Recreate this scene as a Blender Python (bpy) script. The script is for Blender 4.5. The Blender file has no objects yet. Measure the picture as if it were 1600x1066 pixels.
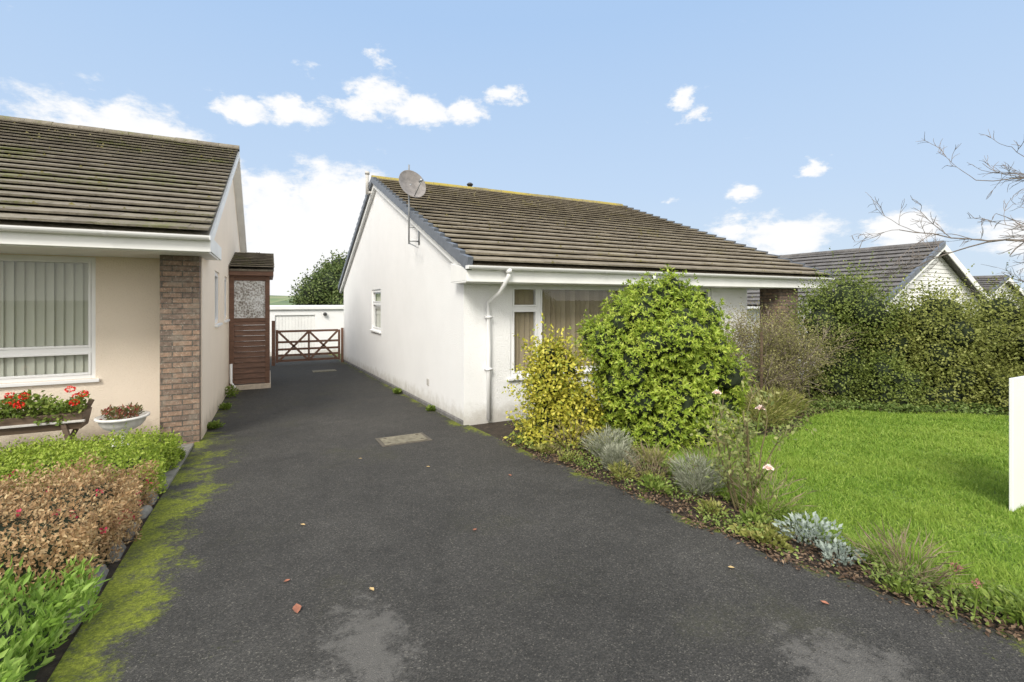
import bpy, math, random
import numpy as np
from mathutils import Vector, Matrix
R=random.Random(7); rng=np.random.default_rng(7)
S=0.039
def g(y): return -S*y
scene=bpy.context.scene
COL=scene.collection

# ---------------------------------------------------------------- materials
def base_mat(name):
    m=bpy.data.materials.new(name); m.use_nodes=True
    nt=m.node_tree; b=nt.nodes["Principled BSDF"]
    return m,nt,b
def N(nt,t,**kw):
    n=nt.nodes.new(t)
    for k,v in kw.items():
        if hasattr(n,k): setattr(n,k,v)
        else: n.inputs[k.replace('_',' ')].default_value=v
    return n
def pos(nt):
    return N(nt,'ShaderNodeNewGeometry').outputs['Position']
def noise(nt,scale,detail=4,rough=.6,vec=None):
    n=N(nt,'ShaderNodeTexNoise'); n.inputs['Scale'].default_value=scale
    n.inputs['Detail'].default_value=detail; n.inputs['Roughness'].default_value=rough
    nt.links.new(vec if vec else pos(nt),n.inputs['Vector']); return n.outputs['Fac']
def mapped(nt,sc):
    mp=N(nt,'ShaderNodeMapping'); mp.inputs['Scale'].default_value=sc; nt.links.new(pos(nt),mp.inputs[0]); return mp.outputs[0]
def ramp(nt,fac,stops,interp='LINEAR'):
    r=N(nt,'ShaderNodeValToRGB'); e=r.color_ramp.elements; r.color_ramp.interpolation=interp
    while len(e)<len(stops): e.new(.5)
    for i,(p,c) in enumerate(stops):
        e[i].position=p; e[i].color=(c[0],c[1],c[2],1) if hasattr(c,'__len__') else (c,c,c,1)
    nt.links.new(fac,r.inputs['Fac']); return r.outputs['Color']
def mix(nt,f,a,b,mode='MIX'):
    m=N(nt,'ShaderNodeMix',data_type='RGBA'); m.blend_type=mode
    for sock,v in ((m.inputs[0],f),(m.inputs[6],a),(m.inputs[7],b)):
        if isinstance(v,(int,float)): sock.default_value=v
        elif isinstance(v,tuple): sock.default_value=(v[0],v[1],v[2],1)
        else: nt.links.new(v,sock)
    return m.outputs[2]
def M(nt,op,a,b=None,c=None):
    m=N(nt,'ShaderNodeMath',operation=op)
    for i,v in enumerate((a,b,c)):
        if v is None: continue
        if isinstance(v,(int,float)): m.inputs[i].default_value=v
        else: nt.links.new(v,m.inputs[i])
    return m.outputs[0]
def smooth(nt,v,a,b,lo=0,hi=1):
    m=N(nt,'ShaderNodeMapRange',interpolation_type='SMOOTHSTEP')
    nt.links.new(v,m.inputs[0]); m.inputs[1].default_value=a; m.inputs[2].default_value=b
    m.inputs[3].default_value=lo; m.inputs[4].default_value=hi; return m.outputs[0]
def bump(nt,b,h,strength=.3,dist=.01):
    n=N(nt,'ShaderNodeBump'); n.inputs['Strength'].default_value=strength; n.inputs['Distance'].default_value=dist
    nt.links.new(h,n.inputs['Height']); nt.links.new(n.outputs[0],b.inputs['Normal'])
def col(nt,b,c): nt.links.new(c,b.inputs['Base Color'])
def simple(name,c,rough=.5,var=.12,scale=6,metal=0,bs=0,bscale=80):
    m,nt,b=base_mat(name); b.inputs['Roughness'].default_value=rough; b.inputs['Metallic'].default_value=metal
    a=tuple(x*(1-var) for x in c); d=tuple(min(1,x*(1+var)) for x in c)
    col(nt,b,ramp(nt,noise(nt,scale,5),[(.3,a),(.7,d)]))
    if bs: bump(nt,b,noise(nt,bscale,3),bs,.01)
    return m
def leafmat(name,c1,c2,c3,trans=.25,clump=3.0,rough=.5,big=None):
    m,nt,b=base_mat(name); b.inputs['Roughness'].default_value=rough; b.inputs['Specular IOR Level'].default_value=.3
    geo=N(nt,'ShaderNodeNewGeometry')
    f=M(nt,'ADD',M(nt,'MULTIPLY',geo.outputs['Random Per Island'],.55),M(nt,'MULTIPLY',noise(nt,clump,4),.5))
    c=ramp(nt,f,[(.15,c1),(.5,c2),(.9,c3)])
    if big: c=mix(nt,smooth(nt,noise(nt,big[0],5,.65),.42,.66,0,big[1]),c,big[2])
    col(nt,b,c)
    t=N(nt,'ShaderNodeBsdfTranslucent'); nt.links.new(c,t.inputs['Color'])
    ms=N(nt,'ShaderNodeMixShader'); ms.inputs[0].default_value=trans
    out=nt.nodes['Material Output']
    nt.links.new(b.outputs[0],ms.inputs[1]); nt.links.new(t.outputs[0],ms.inputs[2]); nt.links.new(ms.outputs[0],out.inputs['Surface'])
    return m

def render_mat(name,c,dirt=(.45,.42,.36)):
    m,nt,b=base_mat(name); b.inputs['Roughness'].default_value=.85
    n=noise(nt,1.3,6,.65)
    a=ramp(nt,n,[(.3,tuple(x*.95 for x in c)),(.7,c)])
    sp=N(nt,'ShaderNodeSeparateXYZ'); nt.links.new(pos(nt),sp.inputs[0])
    h=M(nt,'ADD',sp.outputs[2],M(nt,'MULTIPLY',sp.outputs[1],S))
    h=M(nt,'ADD',h,M(nt,'MULTIPLY',noise(nt,5,5),-.45))
    f=smooth(nt,h,-.2,.12,.7,0)
    st=smooth(nt,noise(nt,1,5,.6,mapped(nt,(5,5,.5))),.58,.85,0,.10)
    a=mix(nt,st,a,dirt)
    sp2=smooth(nt,noise(nt,9,7,.8),.64,.76,0,.16); a=mix(nt,sp2,a,dirt)
    col(nt,b,mix(nt,f,a,dirt))
    bump(nt,b,noise(nt,55,4,.7),.8,.014)
    return m
m_white=render_mat("white_roughcast",(.89,.89,.885))
m_cream=render_mat("cream_roughcast",(.89,.775,.64),(.47,.39,.30))
m_pvc=simple("white_upvc",(.84,.84,.84),.35,.03,3)
m_fascia=simple("white_painted_board",(.82,.82,.80),.5,.06,2)
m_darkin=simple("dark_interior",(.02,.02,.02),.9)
m_grey=simple("grey_plastic",(.13,.145,.17),.5,.15,8)
m_dark=simple("dark_metal",(.03,.03,.03),.5)
m_galv=simple("galvanised_steel",(.34,.35,.36),.45,.15,20,.6)
m_dish=simple("satellite_dish_grey",(.24,.22,.21),.5,.3,9)
m_sill=simple("sill_concrete",(.5,.48,.45),.8,.15,12)
m_pale=simple("pale_step_stone",(.55,.47,.38),.85,.2,12)

def brick_mat():
    m,nt,b=base_mat("brown_brick"); b.inputs['Roughness'].default_value=.9
    sp=N(nt,'ShaderNodeSeparateXYZ'); nt.links.new(pos(nt),sp.inputs[0])
    cb=N(nt,'ShaderNodeCombineXYZ'); nt.links.new(M(nt,'ADD',sp.outputs[0],sp.outputs[1]),cb.inputs[0]); nt.links.new(sp.outputs[2],cb.inputs[1])
    t=N(nt,'ShaderNodeTexBrick'); nt.links.new(cb.outputs[0],t.inputs['Vector'])
    t.inputs['Scale'].default_value=1; t.inputs['Brick Width'].default_value=.225; t.inputs['Row Height'].default_value=.072
    t.inputs['Mortar Size'].default_value=.008; t.inputs['Mortar Smooth'].default_value=.3; t.inputs['Bias'].default_value=0
    t.inputs['Color1'].default_value=(.27,.18,.125,1); t.inputs['Color2'].default_value=(.14,.105,.085,1); t.inputs['Mortar'].default_value=(.10,.09,.075,1)
    n=noise(nt,22,7,.75)
    c=mix(nt,1.0,t.outputs['Color'],ramp(nt,n,[(.3,.6),(.5,1.0),(.7,1.6)]),'MULTIPLY')
    lich=smooth(nt,noise(nt,5,7,.75),.48,.66,0,.6)
    c=mix(nt,lich,c,(.26,.225,.18))
    sp2=smooth(nt,noise(nt,45,3,.6),.60,.70,0,.6); c=mix(nt,sp2,c,(.42,.38,.32))
    col(nt,b,c)
    h=M(nt,'ADD',M(nt,'MULTIPLY',t.outputs['Fac'],-1),M(nt,'MULTIPLY',n,.5)); bump(nt,b,h,.9,.012)
    return m
m_brick=brick_mat()

def tile_mat(name,c1,c2,moss,amt,ax=(1.2,1,1)):
    m,nt,b=base_mat(name); b.inputs['Roughness'].default_value=.92; b.inputs['Specular IOR Level'].default_value=.25
    geo=N(nt,'ShaderNodeNewGeometry')
    f=M(nt,'ADD',M(nt,'MULTIPLY',geo.outputs['Random Per Island'],.2),M(nt,'MULTIPLY',noise(nt,5,7,.72,mapped(nt,ax)),.9))
    c=ramp(nt,f,[(.3,c1),(.75,c2)])
    li=smooth(nt,noise(nt,30,4,.7),.58,.68,0,.55)
    c=mix(nt,li,c,(.40,.37,.30))
    dk=smooth(nt,noise(nt,17,5,.75),.56,.66,0,.45); c=mix(nt,dk,c,(.075,.065,.052))
    big=noise(nt,.8,4,.6)
    mf=M(nt,'ADD',M(nt,'MULTIPLY',noise(nt,26,5,.75),.6),M(nt,'MULTIPLY',big,.6))
    mo=smooth(nt,mf,.72-amt,.80-amt,0,.8)
    col(nt,b,mix(nt,mo,c,moss))
    bump(nt,b,noise(nt,60,5,.7),.8,.012)
    return m
m_tileW=tile_mat("weathered_brown_olive_tile",(.155,.13,.098),(.32,.28,.215),(.23,.20,.08),.06)
m_tileL=tile_mat("mossy_grey_tile",(.13,.112,.09),(.27,.24,.19),(.15,.16,.055),.10)
m_tileR=tile_mat("grey_brown_tile",(.09,.085,.083),(.19,.18,.175),(.12,.12,.09),.0)
m_ridge=tile_mat("lichen_ridge_tile",(.16,.14,.08),(.28,.24,.12),(.40,.32,.06),.15)

def glass_mat():
    m=bpy.data.materials.new("window_glass"); m.use_nodes=True; nt=m.node_tree; nt.nodes.clear()
    o=nt.nodes.new('ShaderNodeOutputMaterial'); t=nt.nodes.new('ShaderNodeBsdfTransparent'); t.inputs[0].default_value=(.94,.97,.96,1)
    gl=nt.nodes.new('ShaderNodeBsdfGlossy'); gl.inputs['Roughness'].default_value=.01
    n=N(nt,'ShaderNodeTexNoise'); n.inputs['Scale'].default_value=1.5; bp=N(nt,'ShaderNodeBump'); bp.inputs['Strength'].default_value=.03
    nt.links.new(n.outputs[0],bp.inputs['Height']); nt.links.new(bp.outputs[0],gl.inputs['Normal'])
    lw=nt.nodes.new('ShaderNodeLayerWeight'); lw.inputs[0].default_value=.5
    f=M(nt,'ADD',M(nt,'MULTIPLY',M(nt,'POWER',lw.outputs['Facing'],4.0),.8),.05)
    ms=nt.nodes.new('ShaderNodeMixShader')
    nt.links.new(f,ms.inputs[0]); nt.links.new(t.outputs[0],ms.inputs[1]); nt.links.new(gl.outputs[0],ms.inputs[2]); nt.links.new(ms.outputs[0],o.inputs[0])
    return m
m_glass=glass_mat()
m_blind1=leafmat("cream_blind",(.70,.69,.60),(.77,.75,.66),(.84,.82,.73),.25,.5,.8)
m_blind2=leafmat("tan_blind",(.34,.26,.18),(.43,.34,.24),(.52,.42,.31),.2,.5,.8)
def obscure():
    m,nt,b=base_mat("obscured_glass"); b.inputs['Roughness'].default_value=.15
    v=N(nt,'ShaderNodeTexVoronoi'); v.inputs['Scale'].default_value=24; nt.links.new(pos(nt),v.inputs['Vector'])
    f=M(nt,'ADD',M(nt,'MULTIPLY',v.outputs['Distance'],.5),M(nt,'MULTIPLY',noise(nt,2.5,4),.9))
    col(nt,b,ramp(nt,f,[(.40,(.12,.09,.07)),(.62,(.36,.34,.31)),(.85,(.70,.71,.71))])); bump(nt,b,v.outputs['Distance'],.6,.02)
    return m
m_obsc=obscure()
def wood(name,c):
    m,nt,b=base_mat(name); b.inputs['Roughness'].default_value=.6
    col(nt,b,ramp(nt,noise(nt,2,7,.7,mapped(nt,(2,2,18))),[(.3,tuple(x*.5 for x in c)),(.7,tuple(x*1.4 for x in c))]))
    return m
m_wood=wood("brown_stained_wood",(.155,.080,.050))
m_gate=wood("brown_gate_wood",(.19,.10,.066))
m_oldwood=wood("aged_wood",(.13,.09,.06))
m_bark=simple("grey_brown_bark",(.19,.16,.14),.9,.35,25,0,.5,60)
m_twig=simple("grey_brown_twig",(.20,.165,.125),.9,.35,25)
m_moss=simple("roof_moss",(.18,.16,.06),1,.4,12)

# ---------------------------------------------------------------- mesh tools
class MB:
    def __init__(s): s.v=[]; s.f=[]; s.m=[]
    def add(s,vs,fs,mi=0):
        o=len(s.v); s.v+= [tuple(p) for p in vs]; s.f+=[tuple(i+o for i in f) for f in fs]; s.m+=[mi]*len(fs)
    def hexa(s,p,mi=0):
        s.add(p,[(3,2,1,0),(4,5,6,7),(0,1,5,4),(1,2,6,5),(2,3,7,6),(3,0,4,7)],mi)
    def box(s,x0,x1,y0,y1,z0,z1,mi=0):
        s.hexa([(x0,y0,z0),(x1,y0,z0),(x1,y1,z0),(x0,y1,z0),(x0,y0,z1),(x1,y0,z1),(x1,y1,z1),(x0,y1,z1)],mi)
    def beam(s,a,b,w,h,up=(0,0,1),mi=0):
        a=Vector(a);b=Vector(b);d=(b-a).normalized(); up=Vector(up); sd=d.cross(up).normalized(); u=sd.cross(d).normalized()
        sd*=w/2;u*=h/2
        s.hexa([a-sd-u,a+sd-u,b+sd-u,b-sd-u,a-sd+u,a+sd+u,b+sd+u,b-sd+u],mi)
    def tube(s,pts,rad,n=8,mi=0,cap=True):
        pts=[Vector(p) for p in pts]; vs=[];fs=[]
        if not hasattr(rad,'__len__'): rad=[rad]*len(pts)
        prev=None
        for i,p in enumerate(pts):
            if i==0:d=pts[1]-p
            elif i==len(pts)-1:d=p-pts[i-1]
            else:d=(pts[i+1]-pts[i-1])
            d.normalize()
            if prev is None:
                a=d.orthogonal().normalized()
            else:
                a=(prev-d*prev.dot(d))
                a=a.normalized() if a.length>1e-4 else d.orthogonal().normalized()
            prev=a;b=d.cross(a)
            for k in range(n):
                t=2*math.pi*k/n; vs.append(p+(a*math.cos(t)+b*math.sin(t))*rad[i])
        for i in range(len(pts)-1):
            for k in range(n):
                k2=(k+1)%n; fs.append((i*n+k,i*n+k2,(i+1)*n+k2,(i+1)*n+k))
        if cap:
            fs.append(tuple(range(n))[::-1]); fs.append(tuple((len(pts)-1)*n+k for k in range(n)))
        s.add(vs,fs,mi)
    def lathe(s,c,prof,n=24,mi=0,M4=None):
        vs=[];fs=[]
        for (r,z) in prof:
            for k in range(n):
                t=2*math.pi*k/n; p=Vector((r*math.cos(t),r*math.sin(t),z))
                if M4: p=M4@p
                vs.append(p+Vector(c))
        for i in range(len(prof)-1):
            for k in range(n):
                k2=(k+1)%n; fs.append((i*n+k,i*n+k2,(i+1)*n+k2,(i+1)*n+k))
        s.add(vs,fs,mi)
def finish(o,parent,kind=None):
    COL.objects.link(o)
    if parent:
        o.parent=parent; o.matrix_parent_inverse=Matrix.Translation(-Vector(parent.location))
    return o
def obj(mb,name,mats,parent=None,bevel=0,smoothf=False,label=None,cat=None,kind=None,group=None):
    me=bpy.data.meshes.new(name); me.from_pydata(mb.v,[],mb.f)
    for m in (mats if isinstance(mats,(list,tuple)) else [mats]): me.materials.append(m)
    me.polygons.foreach_set('material_index',mb.m)
    if smoothf: me.polygons.foreach_set('use_smooth',[True]*len(mb.f))
    me.update()
    o=bpy.data.objects.new(name,me); finish(o,parent)
    if bevel:
        b=o.modifiers.new('b','BEVEL'); b.width=bevel; b.segments=2; b.limit_method='ANGLE'
    tag(o,label,cat,kind,group); return o
def tag(o,label=None,cat=None,kind=None,group=None):
    if label:o["label"]=label
    if cat:o["category"]=cat
    if kind:o["kind"]=kind
    if group:o["group"]=group
def thing(name,loc,label,cat,group=None):
    e=bpy.data.objects.new(name,None); e.location=loc; e.empty_display_size=.2; COL.objects.link(e); tag(e,label,cat,None,group); return e
def triobj(name,parts,mats,parent=None,label=None,cat=None,kind=None,group=None):
    Vs=[];Fs=[];Ms=[];o=0
    for V,F,mi in parts:
        Vs.append(V);Fs.append(F+o);Ms.append(np.full(len(F),mi,dtype=np.int32)); o+=len(V)
    V=np.concatenate(Vs).astype(np.float32);F=np.concatenate(Fs).astype(np.int32);Mi=np.concatenate(Ms)
    me=bpy.data.meshes.new(name); me.vertices.add(len(V)); me.vertices.foreach_set('co',V.ravel())
    me.loops.add(len(F)*3); me.loops.foreach_set('vertex_index',F.ravel())
    me.polygons.add(len(F)); me.polygons.foreach_set('loop_start',np.arange(len(F),dtype=np.int32)*3)
    try: me.polygons.foreach_set('loop_total',np.full(len(F),3,dtype=np.int32))
    except Exception: pass
    for m in mats: me.materials.append(m)
    me.polygons.foreach_set('material_index',Mi)
    me.update(calc_edges=True); me.validate()
    ob=bpy.data.objects.new(name,me); finish(ob,parent); tag(ob,label,cat,kind,group); return ob
def nrm(a): return a/np.maximum(np.linalg.norm(a,axis=1,keepdims=True),1e-6)
def rv(n): return nrm(rng.normal(size=(n,3)))
def leaves(P,D,O,L,W,fold=.25):
    n=len(P); L=np.broadcast_to(L,(n,))[:,None]; W=np.broadcast_to(W,(n,))[:,None]
    Sd=nrm(np.cross(D,O)); Nn=np.cross(Sd,D)
    v0=P; v1=P+.45*L*D+W*Sd+fold*W*Nn; v2=P+L*D-fold*L*.25*Nn; v3=P+.45*L*D-W*Sd+fold*W*Nn
    V=np.stack([v0,v1,v2,v3],1).reshape(-1,3); b=(np.arange(n)*4)[:,None]
    F=np.concatenate([b+np.array([[0,1,2]]),b+np.array([[0,2,3]])],1).reshape(-1,3)
    return V,F
def ball(c,r,nu=12,nv=8,jit=.12):
    c=np.array(c,float); r=np.broadcast_to(r,(3,)); V=[];F=[]
    for i in range(nv+1):
        for j in range(nu):
            th=math.pi*i/nv; ph=2*math.pi*j/nu; q=1+rng.uniform(-jit,jit)
            V.append(c+r*q*np.array([math.sin(th)*math.cos(ph),math.sin(th)*math.sin(ph),math.cos(th)]))
    for i in range(nv):
        for j in range(nu):
            a=i*nu+j;b=i*nu+(j+1)%nu;F+= [[a,a+nu,b],[b,a+nu,b+nu]]
    return np.array(V),np.array(F)
def lumps_for(c,rad,n,frac=(.32,.48),zmin=-.75,push=.62):
    out=[]
    rad=np.array(rad); mr=rad.mean()
    while len(out)<n:
        d=rv(1)[0]
        if d[2]<zmin: continue
        out.append((np.array(c)+d*rad*push*rng.uniform(.8,1.2),mr*rng.uniform(*frac)))
    gz=g(c[1]); k=9
    for i in range(k):
        a=2*math.pi*i/k+rng.uniform(-.2,.2); r_=mr*rng.uniform(.28,.40)
        out.append((np.array([c[0]+math.cos(a)*(rad[0]-r_)*.9,c[1]+math.sin(a)*(rad[1]-r_)*.9,gz+r_*rng.uniform(.35,.9)]),r_))
    return out
def surf_pts(lumps,c,n,depth=.25):
    L=np.array([l[0] for l in lumps]);Rr=np.array([l[1] for l in lumps])
    P=[];D=[];tot=0
    w=Rr**2/np.sum(Rr**2)
    while tot<n:
        k=rng.choice(len(L),size=n,p=w); d=rv(n); q=rng.uniform(1-depth,1.1,n)
        p=L[k]+d*(Rr[k]*q)[:,None]
        dist=np.linalg.norm(p[:,None,:]-L[None],axis=2)/Rr[None]
        dist[np.arange(n),k]=9
        ok=(dist.min(1)>.8)&(p[:,2]>g(p[:,1])+.01)
        cc=np.array(c)[None]*np.ones((n,1)); cc[:,2]=np.minimum(c[2],p[:,2])
        out=nrm(p-cc); ok&=(np.sum(d*out,1)>-.3)
        P.append(p[ok]);D.append(nrm(d[ok]+.5*out[ok])); tot+=ok.sum()
    return np.concatenate(P)[:n],np.concatenate(D)[:n]
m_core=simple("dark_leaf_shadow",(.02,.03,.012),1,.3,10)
def bush(name,xy,rad,mat,n,L,W,label,cat="bush",nl=26,frac=(.3,.46),zc=.95,core=.72,stray=.12,group=None,depth=.25,shoots=160,push=.62):
    cz=g(xy[1])+rad[2]*zc; c=(xy[0],xy[1],cz)
    lm=lumps_for(c,rad,nl,frac,-.75,push)
    lm.append((np.array(c),min(rad)*.6))
    P,D=surf_pts(lm,c,n,depth)
    P=P+D*(rng.random((n,1))**4)*stray
    LD=nrm(D*.5+rv(n)*.75+np.array([0,0,.15])); O=nrm(D+rv(n)*.5+np.array([0,0,.5]))
    parts=[leaves(P,LD,O,L*rng.uniform(.7,1.25,n),W*rng.uniform(.8,1.2,n))+(0,)]
    ns=max(8,int(n/shoots)); Q,E=surf_pts(lm,c,ns,.05); E=nrm(E+np.array([0,0,.6])); k=14
    sh=np.repeat(Q,k,0)+np.repeat(E,k,0)*(np.tile(np.linspace(0,1,k),ns)*np.repeat(rng.uniform(.6,2.0,ns),k)*stray)[:,None]
    parts.append(leaves(sh,nrm(np.repeat(E,k,0)*.6+rv(ns*k)*.8),rv(ns*k),L*.9,W*.9)+(0,))
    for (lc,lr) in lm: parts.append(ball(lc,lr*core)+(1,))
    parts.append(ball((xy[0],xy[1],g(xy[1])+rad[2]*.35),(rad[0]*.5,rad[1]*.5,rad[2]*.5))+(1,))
    return triobj(name,parts,[mat,m_core],None,label,cat,None,group)

def panel(mb,fixed,axis,u0,u1,z0,z1,holes,th,inward,mi=0,z0f=None):
    us=sorted(set([u0,u1]+[h[0] for h in holes]+[h[1] for h in holes])); zs=sorted(set([z0,z1]+[h[2] for h in holes]+[h[3] for h in holes]))
    def P(u,z,dd=0):
        return (u,fixed+dd,z) if axis=='y' else (fixed+dd,u,z)
    for i in range(len(us)-1):
        for j in range(len(zs)-1):
            uc=(us[i]+us[i+1])/2;zc=(zs[j]+zs[j+1])/2
            if any(h[0]<uc<h[1] and h[2]<zc<h[3] for h in holes): continue
            mb.add([P(us[i],zs[j]),P(us[i+1],zs[j]),P(us[i+1],zs[j+1]),P(us[i],zs[j+1])],[(0,1,2,3)],mi)
    for h in holes:
        a,b,c,d=h; t=th*inward
        for q in ([(a,c),(b,c)],[(b,c),(b,d)],[(b,d),(a,d)],[(a,d),(a,c)]):
            mb.add([P(*q[0]),P(*q[1]),P(*q[1],t),P(*q[0],t)],[(0,1,2,3)],mi)

def window(parent,axis,fixed,inward,u0,u1,z0,z1,bars,panes,blind=None,slat=.09,label=None,sill=True,tilt=-15):
    def bx(mb,a,b,d0,d1,c,d,mi=0):
        f0=fixed+inward*d0; f1=fixed+inward*d1; lo,hi=min(f0,f1),max(f0,f1)
        if axis=='y': mb.box(a,b,lo,hi,c,d,mi)
        else: mb.box(lo,hi,a,b,c,d,mi)
    w=thing("window",((u0+u1)/2,fixed,z0) if axis=='y' else (fixed,(u0+u1)/2,z0),None,None)
    w.parent=parent; w.matrix_parent_inverse=Matrix.Translation(-Vector(parent.location))
    W0=Vector(w.location)
    def sub(mb,name,mat,bev=0):
        o=obj(mb,name,mat,None,bev); o.parent=w; o.matrix_parent_inverse=Matrix.Translation(-W0); return o
    fr=MB(); f=.055
    for (a,b,c,d) in [(u0,u0+f,z0,z1),(u1-f,u1,z0,z1),(u0+f,u1-f,z0,z0+f),(u0+f,u1-f,z1-f,z1)]+bars: bx(fr,a,b,.03,.10,c,d)
    for (a,b,c,d) in panes:
        t=.028
        for q in [(a,a+t,c,d),(b-t,b,c,d),(a+t,b-t,c,c+t),(a+t,b-t,d-t,d)]: bx(fr,q[0],q[1],.018,.09,q[2],q[3])
    sub(fr,"frame",m_pvc,.004)
    gl=MB()
    for (a,b,c,d) in panes:
        a+=.02;b-=.02;c+=.02;d-=.02; ff=fixed+inward*.058
        if axis=='y': gl.add([(a,ff,c),(b,ff,c),(b,ff,d),(a,ff,d)],[(0,1,2,3)])
        else: gl.add([(ff,a,c),(ff,b,c),(ff,b,d),(ff,a,d)],[(0,1,2,3)])
    sub(gl,"pane",m_glass)
    if sill:
        sl=MB(); bx(sl,u0-.05,u1+.05,-.05,.03,z0-.045,z0-.002); sub(sl,"sill",m_pvc,.005)
    if blind:
        bl=MB(); n=int((u1-u0)/slat)
        for i in range(n):
            uc=u0+(i+.5)*slat; an=math.radians(tilt+R.uniform(-6,6)); dx=slat*.58*math.cos(an); dy=slat*.58*math.sin(an)
            base=.13
            p=[]
            for (uu,dd) in ((uc-dx,base-dy),(uc+dx,base+dy)):
                ff=fixed+inward*dd
                p.append((uu,ff) if axis=='y' else (ff,uu))
            bl.add([(p[0][0],p[0][1],z0+.02),(p[1][0],p[1][1],z0+.02),(p[1][0],p[1][1],z1-.03),(p[0][0],p[0][1],z1-.03)],[(0,1,2,3)])
        sub(bl,"vertical_blind",blind)
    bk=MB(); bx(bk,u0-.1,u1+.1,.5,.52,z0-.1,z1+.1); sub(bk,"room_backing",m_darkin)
    return w

def roof_slope(name,axis,a0,a1,e_pos,e_z,r_pos,r_z,mat,parent,tw=.3,gauge=.33,seed=1,skip=None):
    rr=random.Random(seed); mb=MB()
    dy=r_pos-e_pos; dz=r_z-e_z; Ls=math.hypot(dy,dz); sy=dy/Ls; sz=dz/Ls; ny=-sz*(1 if dy>0 else -1); nz=abs(sy)
    if dy<0: ny=sz
    def P(a,s,n):
        q=e_pos+sy*s+ny*n; z=e_z+sz*s+nz*n
        return (a,q,z) if axis=='x' else (q,a,z)
    rows=int(round(Ls/gauge)); ga=Ls/rows; n=int((a1-a0)/tw)+1
    for i in range(rows):
        off=(tw/2 if i%2 else 0)
        for j in range(-1,n+1):
            x0=a0+j*tw+off; x1=x0+tw
            x0c=max(x0+.0008,a0); x1c=min(x1-.0008,a1)
            if x1c-x0c<.03: continue
            j1=rr.uniform(-.0015,.003); sj=rr.uniform(-.003,.003)
            if rr.random()<.05: j1+=.006; sj-=.007
            s0=i*ga+sj; s1=(i+1)*ga+.10 if i<rows-1 else Ls
            b0=.050;t0=.076+j1;b1=-.02;t1=.006+j1
            vs=[P(x0c,s0,b0),P(x1c,s0,b0),P(x1c,s1,b1),P(x0c,s1,b1),P(x0c,s0,t0),P(x1c,s0,t0),P(x1c,s1,t1),P(x0c,s1,t1)]
            mb.hexa(vs)
    mb.hexa([P(a0+.01,.02,-.06),P(a1-.01,.02,-.06),P(a1-.01,Ls,-.06),P(a0+.01,Ls,-.06),P(a0+.01,.02,-.022),P(a1-.01,.02,-.022),P(a1-.01,Ls,-.022),P(a0+.01,Ls,-.022)],0)
    k=int((a1-a0)*Ls*2.6)
    for _ in range(k):
        i=rr.randint(0,rows-1); a=rr.uniform(a0+.05,a1-.05); s=i*ga+rr.uniform(-.005,.05); r=rr.uniform(.008,.02); w=r*rr.uniform(1,2.6)
        c=[P(a-w,s,.06),P(a+w,s,.06),P(a+w*.7,s+r*2,.06),P(a-w*.7,s+r*2,.06),P(a,s+r*.7,.08+r*.8)]
        mb.add(c,[(0,1,4),(1,2,4),(2,3,4),(3,0,4)],1)
    return obj(mb,name,[mat,m_moss],parent)

# ---------------------------------------------------------------- GROUND
def ground():
    xs=[-1500,-600,-200,-60,-30,-15,0,15,30,60,200,600,1500]; ys=[-1500,-300,-60,-40,0,20,34,45,60,150,400,1500]
    def z(y):
        if y<-40: return 1.56-.03
        if y<34: return -S*y-.03
        if y<60: return -S*34-.03-(y-34)*.02
        return -1.876
    mb=MB(); vs=[(x,y,z(y)) for y in ys for x in xs]; nx=len(xs)
    mb.add(vs,[(j*nx+i,j*nx+i+1,(j+1)*nx+i+1,(j+1)*nx+i) for j in range(len(ys)-1) for i in range(nx-1)])
    m,nt,b=base_mat("field_grass"); b.inputs['Roughness'].default_value=.95
    col(nt,b,ramp(nt,noise(nt,.6,8,.7),[(.3,(.06,.08,.03)),(.7,(.12,.15,.05))])); bump(nt,b,noise(nt,30,5),.5,.03)
    obj(mb,"ground",m,None,kind="structure")
ground()
def sheet(name,poly,dz,mat,sub=0):
    mb=MB(); mb.add([(x,y,g(y)+dz) for x,y in poly],[tuple(range(len(poly)))]); return obj(mb,name,mat,None,kind="structure")
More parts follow.
